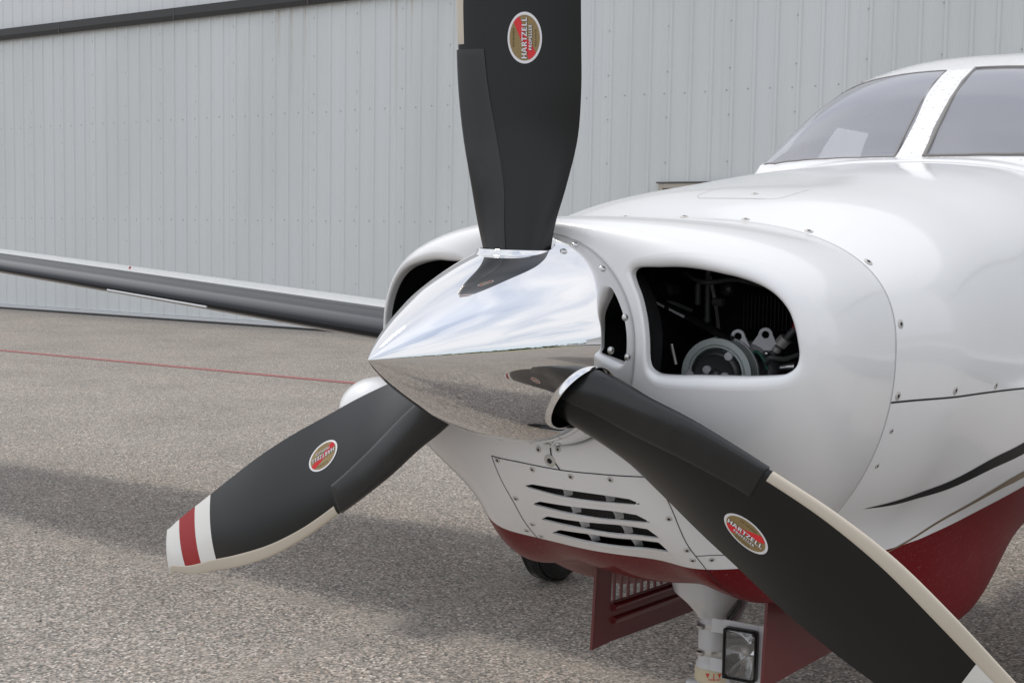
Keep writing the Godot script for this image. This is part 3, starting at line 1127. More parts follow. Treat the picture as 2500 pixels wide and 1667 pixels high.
func fuselage(A: Node3D) -> void:
	var zs := []
	var z := -.49
	while z > -3.3:
		zs.append(z)
		z -= .018 if z > -1.8 else .014
	while z > -7.9:
		zs.append(z); z -= .1
	zs.append(-7.9)
	var NP := 320
	var rows := []
	for q in zs:
		var s := sec(q)
		var row := PackedVector3Array()
		for i in NP + 1:
			row.append(spt(s, -PI / 2 + TAU * i / NP))
		rows.append(row)
	var tuck := PackedVector3Array()
	for p in rows[0]: tuck.append(Vector3(p.x * .9965, 1.24 + (p.y - 1.24) * .9965, -.483))
	rows.insert(0, tuck)
	var g := MB.new()
	g.grid(rows, true, (rows[1][NP / 4 + 1] - rows[0][NP / 4]).cross(rows[0][NP / 4 + 1] - rows[1][NP / 4]).x < 0.0)
	var wave := FastNoiseLite.new(); wave.seed = 17; wave.frequency = 3.2; wave.fractal_octaves = 2
	for i in g.v.size():   # sheet metal is never quite flat
		var p := g.v[i]
		if p.z > -1.95:
			var k := .022 * smooth(-.50, -.62, p.z)
			g.n[i] = (g.n[i] + Vector3(wave.get_noise_3d(p.x, p.y, p.z * .6), wave.get_noise_3d(p.x + 9.0, p.y, p.z * .6), wave.get_noise_3d(p.x, p.y + 9.0, p.z * .6)) * k).normalized()
	var pb := bounds(PANE)
	var f := PackedFloat32Array(); f.resize(g.v.size()); f.fill(1.0)
	var sidew := PackedVector2Array([Vector2(1.70, -2.66), Vector2(1.86, -2.74), Vector2(1.86, -3.02), Vector2(1.70, -3.06)])
	var sb := bounds(sidew)
	for i in g.v.size():
		var p := g.v[i]
		if p.y > 1.6 and p.z > -3.2 and p.z < -1.85:
			f[i] = minf(sdist(Vector2(absf(p.x), p.z), PANE, pb[0], pb[1]), sdist(Vector2(p.y, p.z), sidew, sb[0], sb[1]))
	var skin_g := g.clip(f)
	var fr := PackedFloat32Array(); fr.resize(skin_g.v.size())
	for i in fr.size(): fr[i] = skin_g.v[i].y - red_edge(skin_g.v[i])
	var white := skin_g.clip(fr)
	for i in fr.size(): fr[i] = -fr[i]
	var fu := part("fuselage", white, M.white, A)
	part("red_paint", skin_g.clip(fr), M.red, fu)
	# panes
	for sx in [-1.0, 1.0]:
		for i in f.size():
			var p := g.v[i]
			f[i] = -sdist(Vector2(p.x * sx, p.z), PANE, pb[0], pb[1]) if p.y > 1.6 and p.z > -2.6 and p.z < -1.85 else -1.0
		part("windshield_pane", g.clip(f), M.glass, A)
		for i in f.size():
			var p := g.v[i]
			f[i] = -sdist(Vector2(p.y, p.z), sidew, sb[0], sb[1]) if p.x * sx > .2 and p.z > -3.2 and p.z < -2.5 else -1.0
		part("side_window", g.clip(f), M.glass, A)
		var loop := []
		for i in PANE.size():
			var a := PANE[i]; var b := PANE[(i + 1) % PANE.size()]
			for k in 4:
				var q := a.lerp(b, k / 4.0)
				loop.append(top_pt(q.x * sx, q.y))
		loop.append(loop[0]); loop.append(loop[1])
		var tr := MB.new()
		tr.tube(loop, .0065 if sx > 0.0 else .0028, 6, false)
		part("pane_seal", tr, M.trim, A)
	# raised fairing strip along the foot of the windshield, and its rivets
	var ra := []; var rb := []
	for i in 41:
		var x := -.5 + i / 40.0
		var zb := -1.921 - .36 * x * x - maxf(0.0, absf(x) - .46) * .9
		ra.append(top_pt(x, zb + .115) + Vector3(0, 0, 0)); rb.append(top_pt(x, zb))
	var st := MB.new()
	var rws := []
	for i in 41:
		var row := PackedVector3Array()
		for j in 9:
			var t := j / 8.0
			var p: Vector3 = ra[i].lerp(rb[i], t)
			row.append(on_body(p, .0065 * smooth(0.0, .18, t) * smooth(1.0, .9, t) + .0004))
		rws.append(row)
	st.grid(rws, false, (rws[20][1] - rws[19][0]).cross(rws[19][1] - rws[20][0]).y < 0.0)
	part("windshield_fairing", st, M.white, fu)
	var rv := MB.new()
	var dot := MB.new()
	dot.lathe([Vector2(.0036, -.0004), Vector2(.0033, .0003), Vector2(.0018, .0008), Vector2(0, .0009)], Transform3D.IDENTITY, 7)
	var spots := []
	for i in 24:
		var x := -.47 + .94 * i / 23.0
		var zb := -1.921 - .36 * x * x
		spots.append([top_pt(x, zb + .022), .0068]); spots.append([top_pt(x + .01, zb + .085), .0055])
	for i in 16:
		var zz := -1.95 - .44 * i / 15.0
		for x in [-.03, .03, 0.0]:
			if x != 0.0 or i % 3 == 0: spots.append([top_pt(x * (1.0 - .2 * i / 15.0), zz - absf(x)), .0003])
	for i in 16:
		var x := -.45 + .9 * i / 15.0
		spots.append([top_pt(x, -2.415 - .05 * x * x), .0003])
		spots.append([top_pt(x * .95, -2.50 - .05 * x * x), .0003])
	for e in spots:
		var p: Vector3 = e[0]
		var ph := phi_of(p); var nn := body_n(p.z, ph)
		rv.join(dot, facing(p + nn * e[1], nn))
	tag(part("rivets", rv, mat(.68, .68, .69, .4), fu), "", "", "", "stuff")
	# paint stripes on the left side, repeated on the right
	for sx in [1.0, -1.0]:
		var lo := []; var up := []
		for e in [[.395, .948, -.575], [.419, .941, -.701], [.449, .944, -.854], [.497, .969, -1.025], [.524, .985, -1.21], [.55, 1.03, -1.5], [.58, 1.10, -2.1], [.60, 1.13, -3.0]]: lo.append(Vector3(e[0] * sx, e[1], e[2]))
		for e in [[.395, .948, -.576], [.424, .952, -.695], [.457, .964, -.84], [.505, .997, -1.005], [.531, 1.017, -1.19], [.56, 1.075, -1.5], [.59, 1.16, -2.1], [.61, 1.20, -3.0]]: up.append(Vector3(e[0] * sx, e[1], e[2]))
		g = MB.new()
		band(g, curve(lo, 5), curve(up, 5), .0008)
		part("black_stripe", g, M.stripe_black, fu)
		lo = []; up = []
		for e in [[.374, .844, -.734], [.402, .850, -.889], [.442, .875, -1.027], [.482, .903, -1.185], [.501, .915, -1.303], [.55, .97, -1.7], [.6, 1.03, -2.6]]: lo.append(Vector3(e[0] * sx, e[1], e[2]))
		for e in [[.374, .8455, -.734], [.402, .8555, -.889], [.445, .885, -1.024], [.488, .922, -1.18], [.509, .938, -1.29], [.555, 1.0, -1.7], [.605, 1.07, -2.6]]: up.append(Vector3(e[0] * sx, e[1], e[2]))
		g = MB.new()
		band(g, curve(lo, 5), curve(up, 5), .0008)
		part("gold_stripe", g, M.stripe_gold, fu)
		# cowl split line
		g = MB.new()
		gap_line(g, [Vector3(.470 * sx, 1.163, -.4925), Vector3(.504 * sx, 1.16, -.637), Vector3(.531 * sx, 1.155, -.825), Vector3(.547 * sx, 1.145, -1.074), Vector3(.56 * sx, 1.13, -1.35), Vector3(.57 * sx, 1.12, -1.6)], .0038)
		part("cowl_split", g, M.gap, fu)
		var sm := screw_mesh(.0070)
		for e in [[.475, 1.303, -.509], [.475, 1.174, -.511], [.52, 1.171, -.704], [.538, 1.165, -.913], [.412, 1.412, -.509], [.297, 1.466, -.508], [.169, 1.487, -.507]]:
			var p := Vector3(e[0] * sx, e[1], e[2]); var ph := phi_of(p)
			part("fastener", sm, null, fu, facing(on_body(p, .0003), body_n(p.z, ph)))
		var ss := screw_mesh(.0048)
		for e in [[.463, 1.109, -.519], [.439, 1.042, -.521]]:
			var p := Vector3(e[0] * sx, e[1], e[2]); var ph := phi_of(p)
			part("screw", ss, null, fu, facing(on_body(p, .0003), body_n(p.z, ph)))
	for e in [[.039, 1.492, -.505], [-.095, 1.49, -.505], [-.22, 1.48, -.505]]:
		var p := Vector3(e[0], e[1], e[2])
		part("fastener", screw_mesh(.0070), null, fu, facing(on_body(p, .0003), body_n(p.z, phi_of(p))))
	# oil filler door
	g = MB.new()
	gap_line(g, [Vector3(-.012, 1.534, -.664), Vector3(.06, 1.533, -.663), Vector3(.135, 1.531, -.666)], .0022)
	gap_line(g, [Vector3(.135, 1.531, -.666), Vector3(.158, 1.535, -.675), Vector3(.168, 1.541, -.71), Vector3(.168, 1.545, -.80)], .0012)
	gap_line(g, [Vector3(-.012, 1.534, -.664), Vector3(-.03, 1.54, -.70), Vector3(-.03, 1.55, -.80)], .0012)
	part("oil_door_gap", g, M.soft_gap, fu)
	part("oil_door_latch", screw_mesh(.0065), null, fu, facing(on_body(Vector3(.092, 1.543, -.71), .0003), body_n(-.71, phi_of(Vector3(.092, 1.543, -.71)))))
	# cabin: floor of the windshield shelf, seats, rear bulkhead
	g = MB.new()
	g.box(Vector3(0, 1.60, -2.2), Vector3(1.02, .05, .55), .02)
	part("glareshield", g, M.trim, A)
	for x in [-.26, .26]:
		g = MB.new()
		g.box(Vector3(x, 1.42, -2.98), Vector3(.42, .62, .14), .05)
		g.box(Vector3(x, 1.80, -3.02), Vector3(.24, .17, .1), .035)
		part("seat_back", g, M.seat, A)
	g = MB.new()
	g.box(Vector3(0, 1.35, -3.9), Vector3(1.0, 1.2, .04))
	part("cabin_bulkhead", g, M.interior, A)
	# tail
	for e in [[Vector3(0, 1.75, -7.2), Vector3(0, 3.3, -8.0), 1.1, .7, "fin"], [Vector3(.05, 1.72, -7.4), Vector3(2.1, 1.8, -7.7), .85, .55, "tailplane"], [Vector3(-.05, 1.72, -7.4), Vector3(-2.1, 1.8, -7.7), .85, .55, "tailplane"]]:
		part(e[4], foil(e[0], e[1], e[2], e[3], .1, Vector3.RIGHT if e[4] == "fin" else Vector3.UP), M.white, A)

func top_pt(x: float, z: float) -> Vector3:   # the point of the upper skin at x, z
	var s := sec(z)
	var y: float = s[1] + (s[2] - s[1]) * pow(maxf(0.0, 1.0 - pow(absf(x) / s[0], s[4])), 1.0 / s[4])
	return Vector3(x, y, z)

func foil(a: Vector3, b: Vector3, ca: float, cb: float, t: float, up: Vector3, from := 0.0, s_front := 1.0, s_back := 1.0, off := 0.0, k := 14, tilt := 0.0) -> MB:
	# a, b: leading edge at the two ends; the chord runs backwards
	var rows := []
	var m := 12
	for i in m + 1:
		var w := float(i) / m
		var le := a.lerp(b, w); var c := lerpf(ca, cb, w)
		var row := PackedVector3Array()
		for j in 2 * k + 1:
			var q := float(j - k) / k
			var lim := s_front if q > 0 else s_back
			var s := lim * (1.0 - cos(PI * .5 * absf(q)))
			var th := 5.0 * t * (.2969 * sqrt(s) - .126 * s - .3516 * s * s + .2843 * s * s * s - .1036 * s * s * s * s) + off / c
			var cam := .02 * 4.0 * s * (1.0 - s)
			row.append(le + Vector3(0, 0, -c * s + off * (1.0 - smooth(0.0, .03, s))) + up * c * (cam + th * signf(q) - tilt * s))
		rows.append(row)
	var g := MB.new()
	var f: Vector3 = (rows[1][k + 5] - rows[0][k + 4]).cross(rows[0][k + 5] - rows[1][k + 4])
	g.grid(rows, false, f.dot(up) < 0.0)
	for e in [0, m]:
		var q := []
		for p in rows[e]: q.append(p)
		if s_front == 1.0: g.flat(q, (a - b) if e == 0 else (b - a))
	return g

func wings(A: Node3D) -> void:
	for sx in [-1.0, 1.0]:
		var a := Vector3(.45 * sx, .957, -1.98); var b := Vector3(6.5 * sx, 1.377, -2.12)
		var w := part("wing", foil(a, b, 1.62, .86, .09, Vector3.UP, 0.0, 1.0, 1.0, 0.0, 20, .05), M.white, A)
		var t0 := .08
		part("deice_boot", foil(a.lerp(b, t0), a.lerp(b, .99), lerpf(1.62, .86, t0), lerpf(1.62, .86, .99), .09, Vector3.UP, 0.0, .2, .09, .0022, 20, .05), M.boot, w)
		var g := MB.new()
		var st := []
		for i in 9: st.append(a.lerp(b, .435 + .115 * i / 8.0) + Vector3(0, -.013, .003))
		g.tube(st, .005, 6)
		part("stall_strip", g, M.gear_white, w)
		g = MB.new()
		g.tube([a.lerp(b, .60) + Vector3(0, .05, -.35), a.lerp(b, .60) + Vector3(0, .062, -.36)], .005, 8)
		part("fuel_cap_tab", g, M.tip_red, w)
	# weather radar pod under the right wing
	var p := MB.new()
	var prof := []
	for i in 13:
		var q := PI / 2 * i / 12.0
		prof.append(Vector2(.122 * cos(q), .165 * sin(q)))
	prof.insert(0, Vector2(.122, -.35)); prof.insert(0, Vector2(.10, -.6)); prof.insert(0, Vector2(.02, -.8))
	p.lathe(prof, Transform3D.IDENTITY, 36)
	p.box(Vector3(0, .2, -.4), Vector3(.05, .2, .4), .02)
	part("radar_pod", p, M.white, A, Transform3D(Basis(), Vector3(-2.035, .785, -1.96)))

func wheel(rad: float, wid: float) -> Array:
	var t := MB.new()
	var pr := []
	for i in 17:
		var a := PI * i / 16.0
		pr.append(Vector2(rad - rad * .42 + rad * .42 * pow(sin(a), .6), -cos(a) * wid * .5))
	pr.insert(0, Vector2(rad * .5, -wid * .42)); pr.append(Vector2(rad * .5, wid * .42))
	t.lathe(pr, Transform3D(Basis(Vector3.UP, PI / 2), Vector3.ZERO), 40)
	for o in [-.3, -.1, .1, .3]:
		pass
	var h := MB.new()
	h.lathe([Vector2(rad * .52, -wid * .4), Vector2(rad * .45, -wid * .3), Vector2(rad * .2, -wid * .42), Vector2(0, -wid * .44)], Transform3D(Basis(Vector3.UP, PI / 2), Vector3.ZERO), 24)
	h.lathe([Vector2(0, wid * .44), Vector2(rad * .2, wid * .42), Vector2(rad * .45, wid * .3), Vector2(rad * .52, wid * .4)], Transform3D(Basis(Vector3.UP, PI / 2), Vector3.ZERO), 24)
	return [t, h]

func gear(A: Node3D) -> void:
	for sx in [-1.0, 1.0]:
		var w := wheel(.2, .16)
		var o := part("main_wheel", w[0], M.rubber, A, Transform3D(Basis(), Vector3(1.745 * sx, .2, -2.78)))
		part("hub", w[1], M.gear_white, o)
		for k in [-.035, 0.0, .035]:
			var gr := MB.new()
			gr.lathe([Vector2(.1975, k - .003), Vector2(.2004, k - .003), Vector2(.2004, k + .003), Vector2(.1975, k + .003)], Transform3D(Basis(Vector3.UP, PI / 2), Vector3.ZERO), 40)
			part("tread_groove", gr, M.hole, o)
		var g := MB.new()
		g.tube([Vector3(1.68 * sx, .2, -2.78), Vector3(1.68 * sx, .55, -2.76), Vector3(1.66 * sx, 1.08, -2.7)], [.03, .035, .05], 12)
		g.tube([Vector3(1.66 * sx, .2, -2.78), Vector3(1.80 * sx, .2, -2.78)], .02, 10)
		part("main_strut", g, M.gear_white, A)
	# nose leg
	var zc := -.76
	var g := MB.new()
	var rows := []
	for e in [[.735, .078, .095, -.735], [.69, .07, .085, -.742], [.662, .050, .056, -.750], [.634, .032, .034, -.757], [.627, .0305, .0305, -.757]]:
		var row := PackedVector3Array()
		for k in 33:
			var a := TAU * k / 32.0
			row.append(Vector3(signf(cos(a)) * pow(absf(cos(a)), .8) * e[1], e[0], e[3] + signf(sin(a)) * pow(absf(sin(a)), .8) * e[2]))
		rows.append(row)
	g.grid(rows, true, (rows[1][1] - rows[0][0]).cross(rows[0][1] - rows[1][0]).x < 0.0)
	var leg := part("nose_leg", g, M.gear_white, A)
	g = MB.new()
	g.tube([Vector3(0, .632, zc), Vector3(0, .53, zc), Vector3(0, .526, zc), Vector3(0, .516, zc)], [.0305, .0305, .034, .0345], 28)
	part("outer_tube", g, M.gear_white, leg)
	g = MB.new()
	g.lathe([Vector2(.0345, -.016), Vector2(.036, -.014), Vector2(.036, .013), Vector2(.0345, .015)], Transform3D(Basis(Vector3.RIGHT, -PI / 2), Vector3(0, .501, zc)), 32)
	var col := part("turn_limit_collar", g, M.cream, leg)
	tag(col, "cream collar with red turn limit marks")
	# its marks, bent round the collar: they face the left front
	var mk := MB.new()
	var face := .62   # heading of the marks' middle, from +z towards +x
	for k in [-1.0, 1.0]:
		mk_poly(mk, [[.0135 * k - .005, .008], [.0135 * k + .005, .008], [.0135 * k, -.003]], zc, face)
	mk_poly(mk, [[-.001, .008], [.001, .008], [.001, -.007], [-.001, -.007]], zc, face)
	for e in [["TURN", -.0125, .0030], ["LIMIT", .0020, .0030]]:
		var tm := text_tris(e[0], 600, false)
		for i in range(0, tm.size(), 3):
			var q := []
			for j in 3: q.append([e[1] + tm[i + j].x * .0042, -.0075 + tm[i + j].y * .0042])
			mk_poly(mk, q, zc, face)
	part("red_marks", mk, M.red_mark, col)
	for y in [.609, .550]:
		g = MB.new()
		g.lathe([Vector2(.0306, -.0055), Vector2(.0318, -.0055), Vector2(.0318, .0055), Vector2(.0306, .0055)], Transform3D(Basis(Vector3.RIGHT, -PI / 2), Vector3(0, y, zc)), 36)
		var ang := .62 - .9
		var o := Vector3(sin(ang), 0, cos(ang))
		g.tube([Vector3(0, y, zc) + o * .036 - Vector3(o.z, 0, -o.x) * .008, Vector3(0, y, zc) + o * .036 + Vector3(o.z, 0, -o.x) * .006], .0055, 10)
		for k in 8:
			var a2 := .45 + .07 * k
			var o2 := Vector3(sin(a2), 0, cos(a2))
			g.box(Vector3(0, 0, .0319), Vector3(.0009, .007, .0008), 0.0, Transform3D(Basis(Vector3.UP, a2), Vector3(0, y, zc)))
		part("hose_clamp", g, M.steel, leg)
	g = MB.new()
	g.tube([Vector3(0, .49, zc), Vector3(0, .30, zc - .0)], .022, 20)
	part("inner_tube", g, M.steel, leg)
	g = MB.new()
	g.tube([Vector3(-.045, .472, zc + .02), Vector3(.045, .472, zc + .02)], .013, 14)
	g.box(Vector3(0, .472, zc), Vector3(.05, .03, .06), .006)
	g.box(Vector3(0, .40, zc - .06), Vector3(.03, .16, .014), .004)
	part("scissor_link", g, M.gear_white, leg)
	g = MB.new()
	for x in [-.07, .07]:
		g.tube([Vector3(x, .34, zc), Vector3(x, .16, zc)], .014, 10)
	g.box(Vector3(0, .335, zc), Vector3(.17, .03, .05), .008)
	part("fork", g, M.gear_white, leg)
	var w := wheel(.16, .11)
	var nw := part("nose_wheel", w[0], M.rubber, A, Transform3D(Basis(), Vector3(0, .16, zc)))
	part("hub", w[1], M.gear_white, nw)
	g = MB.new()
	g.tube(curve([Vector3(.03, .73, -.80), Vector3(.045, .66, -.80), Vector3(.03, .615, -.78), Vector3(.05, .59, -.80)], 5), .005, 8)
	part("brake_hose", g, M.hose, leg)
	g = MB.new()
	g.tube([Vector3(.02, .72, -.95), Vector3(.02, .60, -.80)], .018, 12)
	part("drag_brace", g, M.gear_white, leg)
	# landing light on the leg
	var hd := .10
	var L := Transform3D(Basis(Vector3.UP, hd), Vector3(.114, .588, -.66))
	g = MB.new()
	g.box(Vector3(.041, .004, -.012), Vector3(.012, .125, .004), .001, L)
	g.box(Vector3(-.004, .060, -.012), Vector3(.078, .013, .004), .001, L)
	g.box(Vector3(-.004, -.056, -.012), Vector3(.078, .010, .004), .001, L)
	g.box(Vector3(-.05, .045, -.03), Vector3(.05, .03, .006), .001, L)
	g.box(Vector3(-.05, -.04, -.03), Vector3(.05, .03, .006), .001, L)
	var br := part("light_bracket", g, M.gear_white, A)
	g = MB.new()
	var ro := rrect(.037, .055, .009, 5); var ri := rrect(.0312, .0492, .006, 5)
	var fr := []
	for e in [[ro, -.009], [ro, .004], [rrect(.0355, .0535, .008, 5), .007], [rrect(.0325, .0505, .006, 5), .007], [ri, .003], [ri, -.006]]:
		var row := PackedVector3Array()
		for p in e[0]: row.append(L * Vector3(p.x, p.y, e[1]))
		row.append(row[0])
		fr.append(row)
	g.grid(fr, true, (fr[1][1] - fr[0][0]).cross(fr[0][1] - fr[1][0]).dot(fr[0][0] - L.origin) < 0.0)
	var lf := part("landing_light", g, M.black, br)
	tag(lf, "rectangular clear landing light in a black rubber frame")
	g = MB.new()
	fr = []
	for k in 9:
		var sck := 1.0 - k / 8.0
		var row := PackedVector3Array()
		for p in ri: row.append(L * Vector3(p.x * sck + (1 - sck) * .006, p.y * sck - (1 - sck) * .006, -.004 - .062 * (1.0 - pow(sck, 2.6))))
		row.append(row[0])
		fr.append(row)
	g.grid(fr, true, (fr[1][1] - fr[0][0]).cross(fr[0][1] - fr[1][0]).dot(L.basis.z) < 0.0)
	part("light_reflector", g, M.reflector, br)
	g = MB.new()
	g.lathe([Vector2(.006, -.06), Vector2(.0105, -.03), Vector2(.0115, -.018), Vector2(.009, -.012), Vector2(0, -.010)], L * Transform3D(Basis(), Vector3(.006, .004, 0)), 16)
	part("lamp_shield", g, M.dull_steel, br)
	g = MB.new()
	var lens := []
	for p in ri: lens.append(Vector2(p.x, p.y))
	g.prism(lens, .0015, .003, L)
	part("light_lens", g, M.clear, br)
	g = MB.new()
	for sx in [-1, 1]:
		for sy in [-1, 1]:
			g.lathe([Vector2(.004, .006), Vector2(.004, .009), Vector2(0, .0095)], L * Transform3D(Basis(), Vector3(.0315 * sx, .0495 * sy, 0)), 8)
	part("frame_screw", g, M.dark, br)
	g = MB.new()
	g.box(Vector3(.05, .0, -.022), Vector3(.018, .05, .016), .004, L)
	part("light_plug", g, M.black, br)
	# nose gear doors, hanging open
	for sx in [-1.0, 1.0]:
		var d := MB.new()
		var x := Transform3D(Basis(Vector3(0, 0, -1), Vector3(0, 1, 0), Vector3(1, 0, 0)), Vector3(.2 * sx, 0, 0))   # u = backwards
		var hole := []
		var outline := [Vector2(.592, .735), Vector2(.579, .556), Vector2(1.06, .535), Vector2(1.10, .73)]
		if sx < 0:
			# frame round the lightening slots: four strips
			d.prism([Vector2(.592, .735), Vector2(.579, .556), Vector2(.655, .5565), Vector2(.655, .735)], -.003, .003, x)
			d.prism([Vector2(.655, .645), Vector2(.655, .5565), Vector2(1.06, .535), Vector2(1.07, .625)], -.003, .003, x)
			for k in 12:
				var u := .672 + .031 * k
				d.box(Vector3(0, .69, 0), Vector3(.007, .105, .006), .001, x * Transform3D(Basis(), Vector3(u, 0, 0)))
			d.prism([Vector2(1.03, .735), Vector2(1.03, .62), Vector2(1.07, .62), Vector2(1.10, .735)], -.003, .003, x)
		else:
			d.prism(outline, -.003, .003, x)
		var gd := part("gear_door", d, M.red_door, A)
		if sx < 0:
			for e in [.632, .603]:
				var rb := MB.new()
				rb.tube([x * Vector3(.664, e, .004), x * Vector3(1.06, e - .018, .004)], .0085, 8)
				part("stiffener", rb, M.red_door, gd)

func mk_poly(g: MB, pts: Array, zc: float, face: float) -> void:
	var q := []
	for p in pts:
		var a: float = face + p[0] / .0362
		q.append(Vector3(sin(a) * .0363, .501 + p[1], zc + cos(a) * .0363))
	g.flat(q, Vector3(sin(face), 0, cos(face)))

func rrect(hx: float, hy: float, rad: float, k: int) -> Array:
	var o := []
	for e in [[1, 1, 0.0], [-1, 1, PI / 2], [-1, -1, PI], [1, -1, PI * 1.5]]:
		for i in k + 1:
			var a: float = e[2] + PI / 2 * i / k
			o.append(Vector2(e[0] * (hx - rad) + cos(a) * rad, e[1] * (hy - rad) + sin(a) * rad))
	return o

func engine(A: Node3D) -> void:
	# air-conditioning compressor behind the left inlet
	var c := Vector3(.231, 1.212, -.275)
	var x := Transform3D(Basis(Vector3.UP, .12), c)
	var g := MB.new()
	g.lathe([Vector2(.0465, -.004), Vector2(.0475, .001), Vector2(.0505, .001), Vector2(.052, -.004), Vector2(.052, -.004), Vector2(.0535, .0), Vector2(.0535, .0), Vector2(.064, .0), Vector2(.064, .0), Vector2(.064, -.009), Vector2(.064, -.009), Vector2(.056, -.016), Vector2(.058, -.028), Vector2(.064, -.034), Vector2(.064, -.042), Vector2(.064, -.042), Vector2(.03, -.044)], x, 48)
	var pu := part("compressor_pulley", g, M.engine_grey, A)
	g = MB.new()
	g.lathe([Vector2(.044, -.001), Vector2(.043, .004), Vector2(.036, .006), Vector2(.036, .006), Vector2(.03, .003), Vector2(.012, .003), Vector2(.012, .003), Vector2(.01, .01), Vector2(0, .01)], x, 40)
	part("clutch_plate", g, M.engine_black, pu)
	g = MB.new()
	g.lathe([Vector2(.0585, -.036), Vector2(.0655, -.036), Vector2(.0655, -.036), Vector2(.0655, -.043)], x, 48)
	part("pulley_flange", g, M.cast, pu)
	for e in [[-.015, .008], [.024, .034], [.018, -.002], [-.047, -.002]]:
		g = MB.new()
		g.lathe([Vector2(.0078, .0), Vector2(.0078, .006), Vector2(.0078, .006), Vector2(.0068, .0072), Vector2(.0068, .0072), Vector2(0, .0074)], x * Transform3D(Basis(), Vector3(e[0], e[1], .001)), 14)
		part("rivet", g, M.cast, pu)
	g = MB.new()
	g.lathe([Vector2(.05, -.046), Vector2(.056, -.06), Vector2(.056, -.10), Vector2(.05, -.15), Vector2(0, -.15)], x * Transform3D(Basis(), Vector3(.03, .0, 0)), 32)
	part("compressor_body", g, M.cast, A)
	for e in [[.247, 1.262, -.325], [.288, 1.266, -.35]]:
		g = MB.new()
		var hole := Vector2(.001, .016)
		var out := []
		var inn := []
		for k in 25:
			var a := TAU * k / 24.0
			var dr := Vector2(cos(a), sin(a))
			inn.append(hole + dr * .0068)
			var o := hole + dr * .0125
			if dr.y < -.1: o = Vector2(dr.x * .030, -.014) if dr.y < -.35 else Vector2(signf(dr.x) * .022, .0)
			out.append(o)
		var px := Transform3D(Basis(Vector3.UP, .3), Vector3(e[0], e[1], e[2]))
		var rows := []
		for q in [[inn, -.006], [inn, .006], [out, .006], [out, -.006], [inn, -.006]]:
			var row := PackedVector3Array()
			for p in q[0]: row.append(px * Vector3(p.x, p.y, q[1]))
			rows.append(row)
		for i in 4:
			for k in 24:
				var mid: Vector3 = (rows[i][k] + rows[i + 1][k + 1]) * .5
				var o: Vector3 = px.basis.z * [0, 1, 0, -1][i]
				if i == 0: o = px * Vector3(hole.x, hole.y, 0) - mid
				if i == 2: o = mid - px * Vector3(hole.x, hole.y, 0)
				g.flat([rows[i][k], rows[i][k + 1], rows[i + 1][k + 1], rows[i + 1][k]], o)
		part("mounting_ear", g, M.cast, A)
	for e in [[.222, 1.270, -.32], [.262, 1.252, -.31], [.30, 1.25, -.335]]:
		g = MB.new()
		g.lathe([Vector2(.006, -.01), Vector2(.006, .006), Vector2(.006, .006), Vector2(.005, .009), Vector2(0, .009)], Transform3D(Basis(), Vector3(e[0], e[1], e[2])), 10)
		part("bolt", g, M.steel, A)
	g = MB.new()
	g.tube(curve([Vector3(.30, 1.245, -.345), Vector3(.318, 1.262, -.345), Vector3(.338, 1.287, -.345), Vector3(.356, 1.306, -.35)], 4), .006, 10)
	part("hose", g, M.hose, A)
	g = MB.new()
	g.tube([Vector3(.320, 1.266, -.345), Vector3(.330, 1.278, -.345)], .013, 6)
	g.tube([Vector3(.311, 1.254, -.345), Vector3(.316, 1.261, -.345)], .0085, 10)
	part("hose_fitting", g, M.dull_steel, A)
	g = MB.new()
	g.tube([Vector3(.345, 1.296, -.347), Vector3(.351, 1.302, -.348)], .0095, 10)
	part("red_hose_end", g, M.tip_red, A)
	g = MB.new()
	g.tube([Vector3(.353, 1.304, -.348), Vector3(.36, 1.312, -.35)], .008, 10)
	part("hose_sleeve", g, M.badge_white, A)
	g = MB.new()
	g.tube([Vector3(.325, 1.226, -.34), Vector3(.337, 1.228, -.34)], .0075, 10)
	g.tube([Vector3(.337, 1.228, -.34), Vector3(.352, 1.23, -.34)], .0105, 6)
	part("hose_fitting", g, M.steel, A)
	# belt up to the crankshaft, with its pale printing, and the toothed starter ring
	g = MB.new()
	var ba := Vector3(.02, 1.364, -.30); var bb := Vector3(.245, 1.272, -.312)
	var dn := Vector3(-.38, -.92, 0) * .006
	g.box(Vector3.ZERO, Vector3((bb - ba).length(), .012, .02), .003, Transform3D(Basis(Vector3(0, 0, 1), atan2(bb.y - ba.y, bb.x - ba.x)), (ba + bb) / 2))
	var belt := part("drive_belt", g, M.rubber, A)
	g = MB.new()
	for e in [[.30, .42], [.46, .60], [.68, .74], [.76, .84]]:
		var p := ba.lerp(bb, (e[0] + e[1]) / 2) + Vector3(0, 0, .0104)
		g.box(Vector3.ZERO, Vector3((bb - ba).length() * (e[1] - e[0]), .004, .0006), 0.0, Transform3D(Basis(Vector3(0, 0, 1), atan2(bb.y - ba.y, bb.x - ba.x)), p))
	part("belt_print", g, M.interior, belt)
	g = MB.new()
	g.lathe([Vector2(.11, -.18), Vector2(.168, -.18), Vector2(.168, -.18), Vector2(.168, -.195)], Transform3D(Basis(), Vector3(0, HUB, 0)), 72)
	for k in 110:
		var a := TAU * k / 110.0
		g.box(Vector3(.1705, 0, -.178), Vector3(.006, .0045, .014), 0.0, Transform3D(Basis(Vector3(0, 0, 1), a), Vector3(0, HUB, 0)))
	part("starter_ring", g, M.hole, A)
	# leads, clamps and baffles in the dark of the bay
	var leads := [[[.10, 1.385, -.40], [.16, 1.37, -.36], [.20, 1.375, -.40], [.24, 1.365, -.44]], [[.05, 1.30, -.38], [.09, 1.33, -.35], [.12, 1.315, -.39]], [[.30, 1.232, -.33], [.315, 1.245, -.315], [.335, 1.243, -.33], [.36, 1.255, -.36]]]
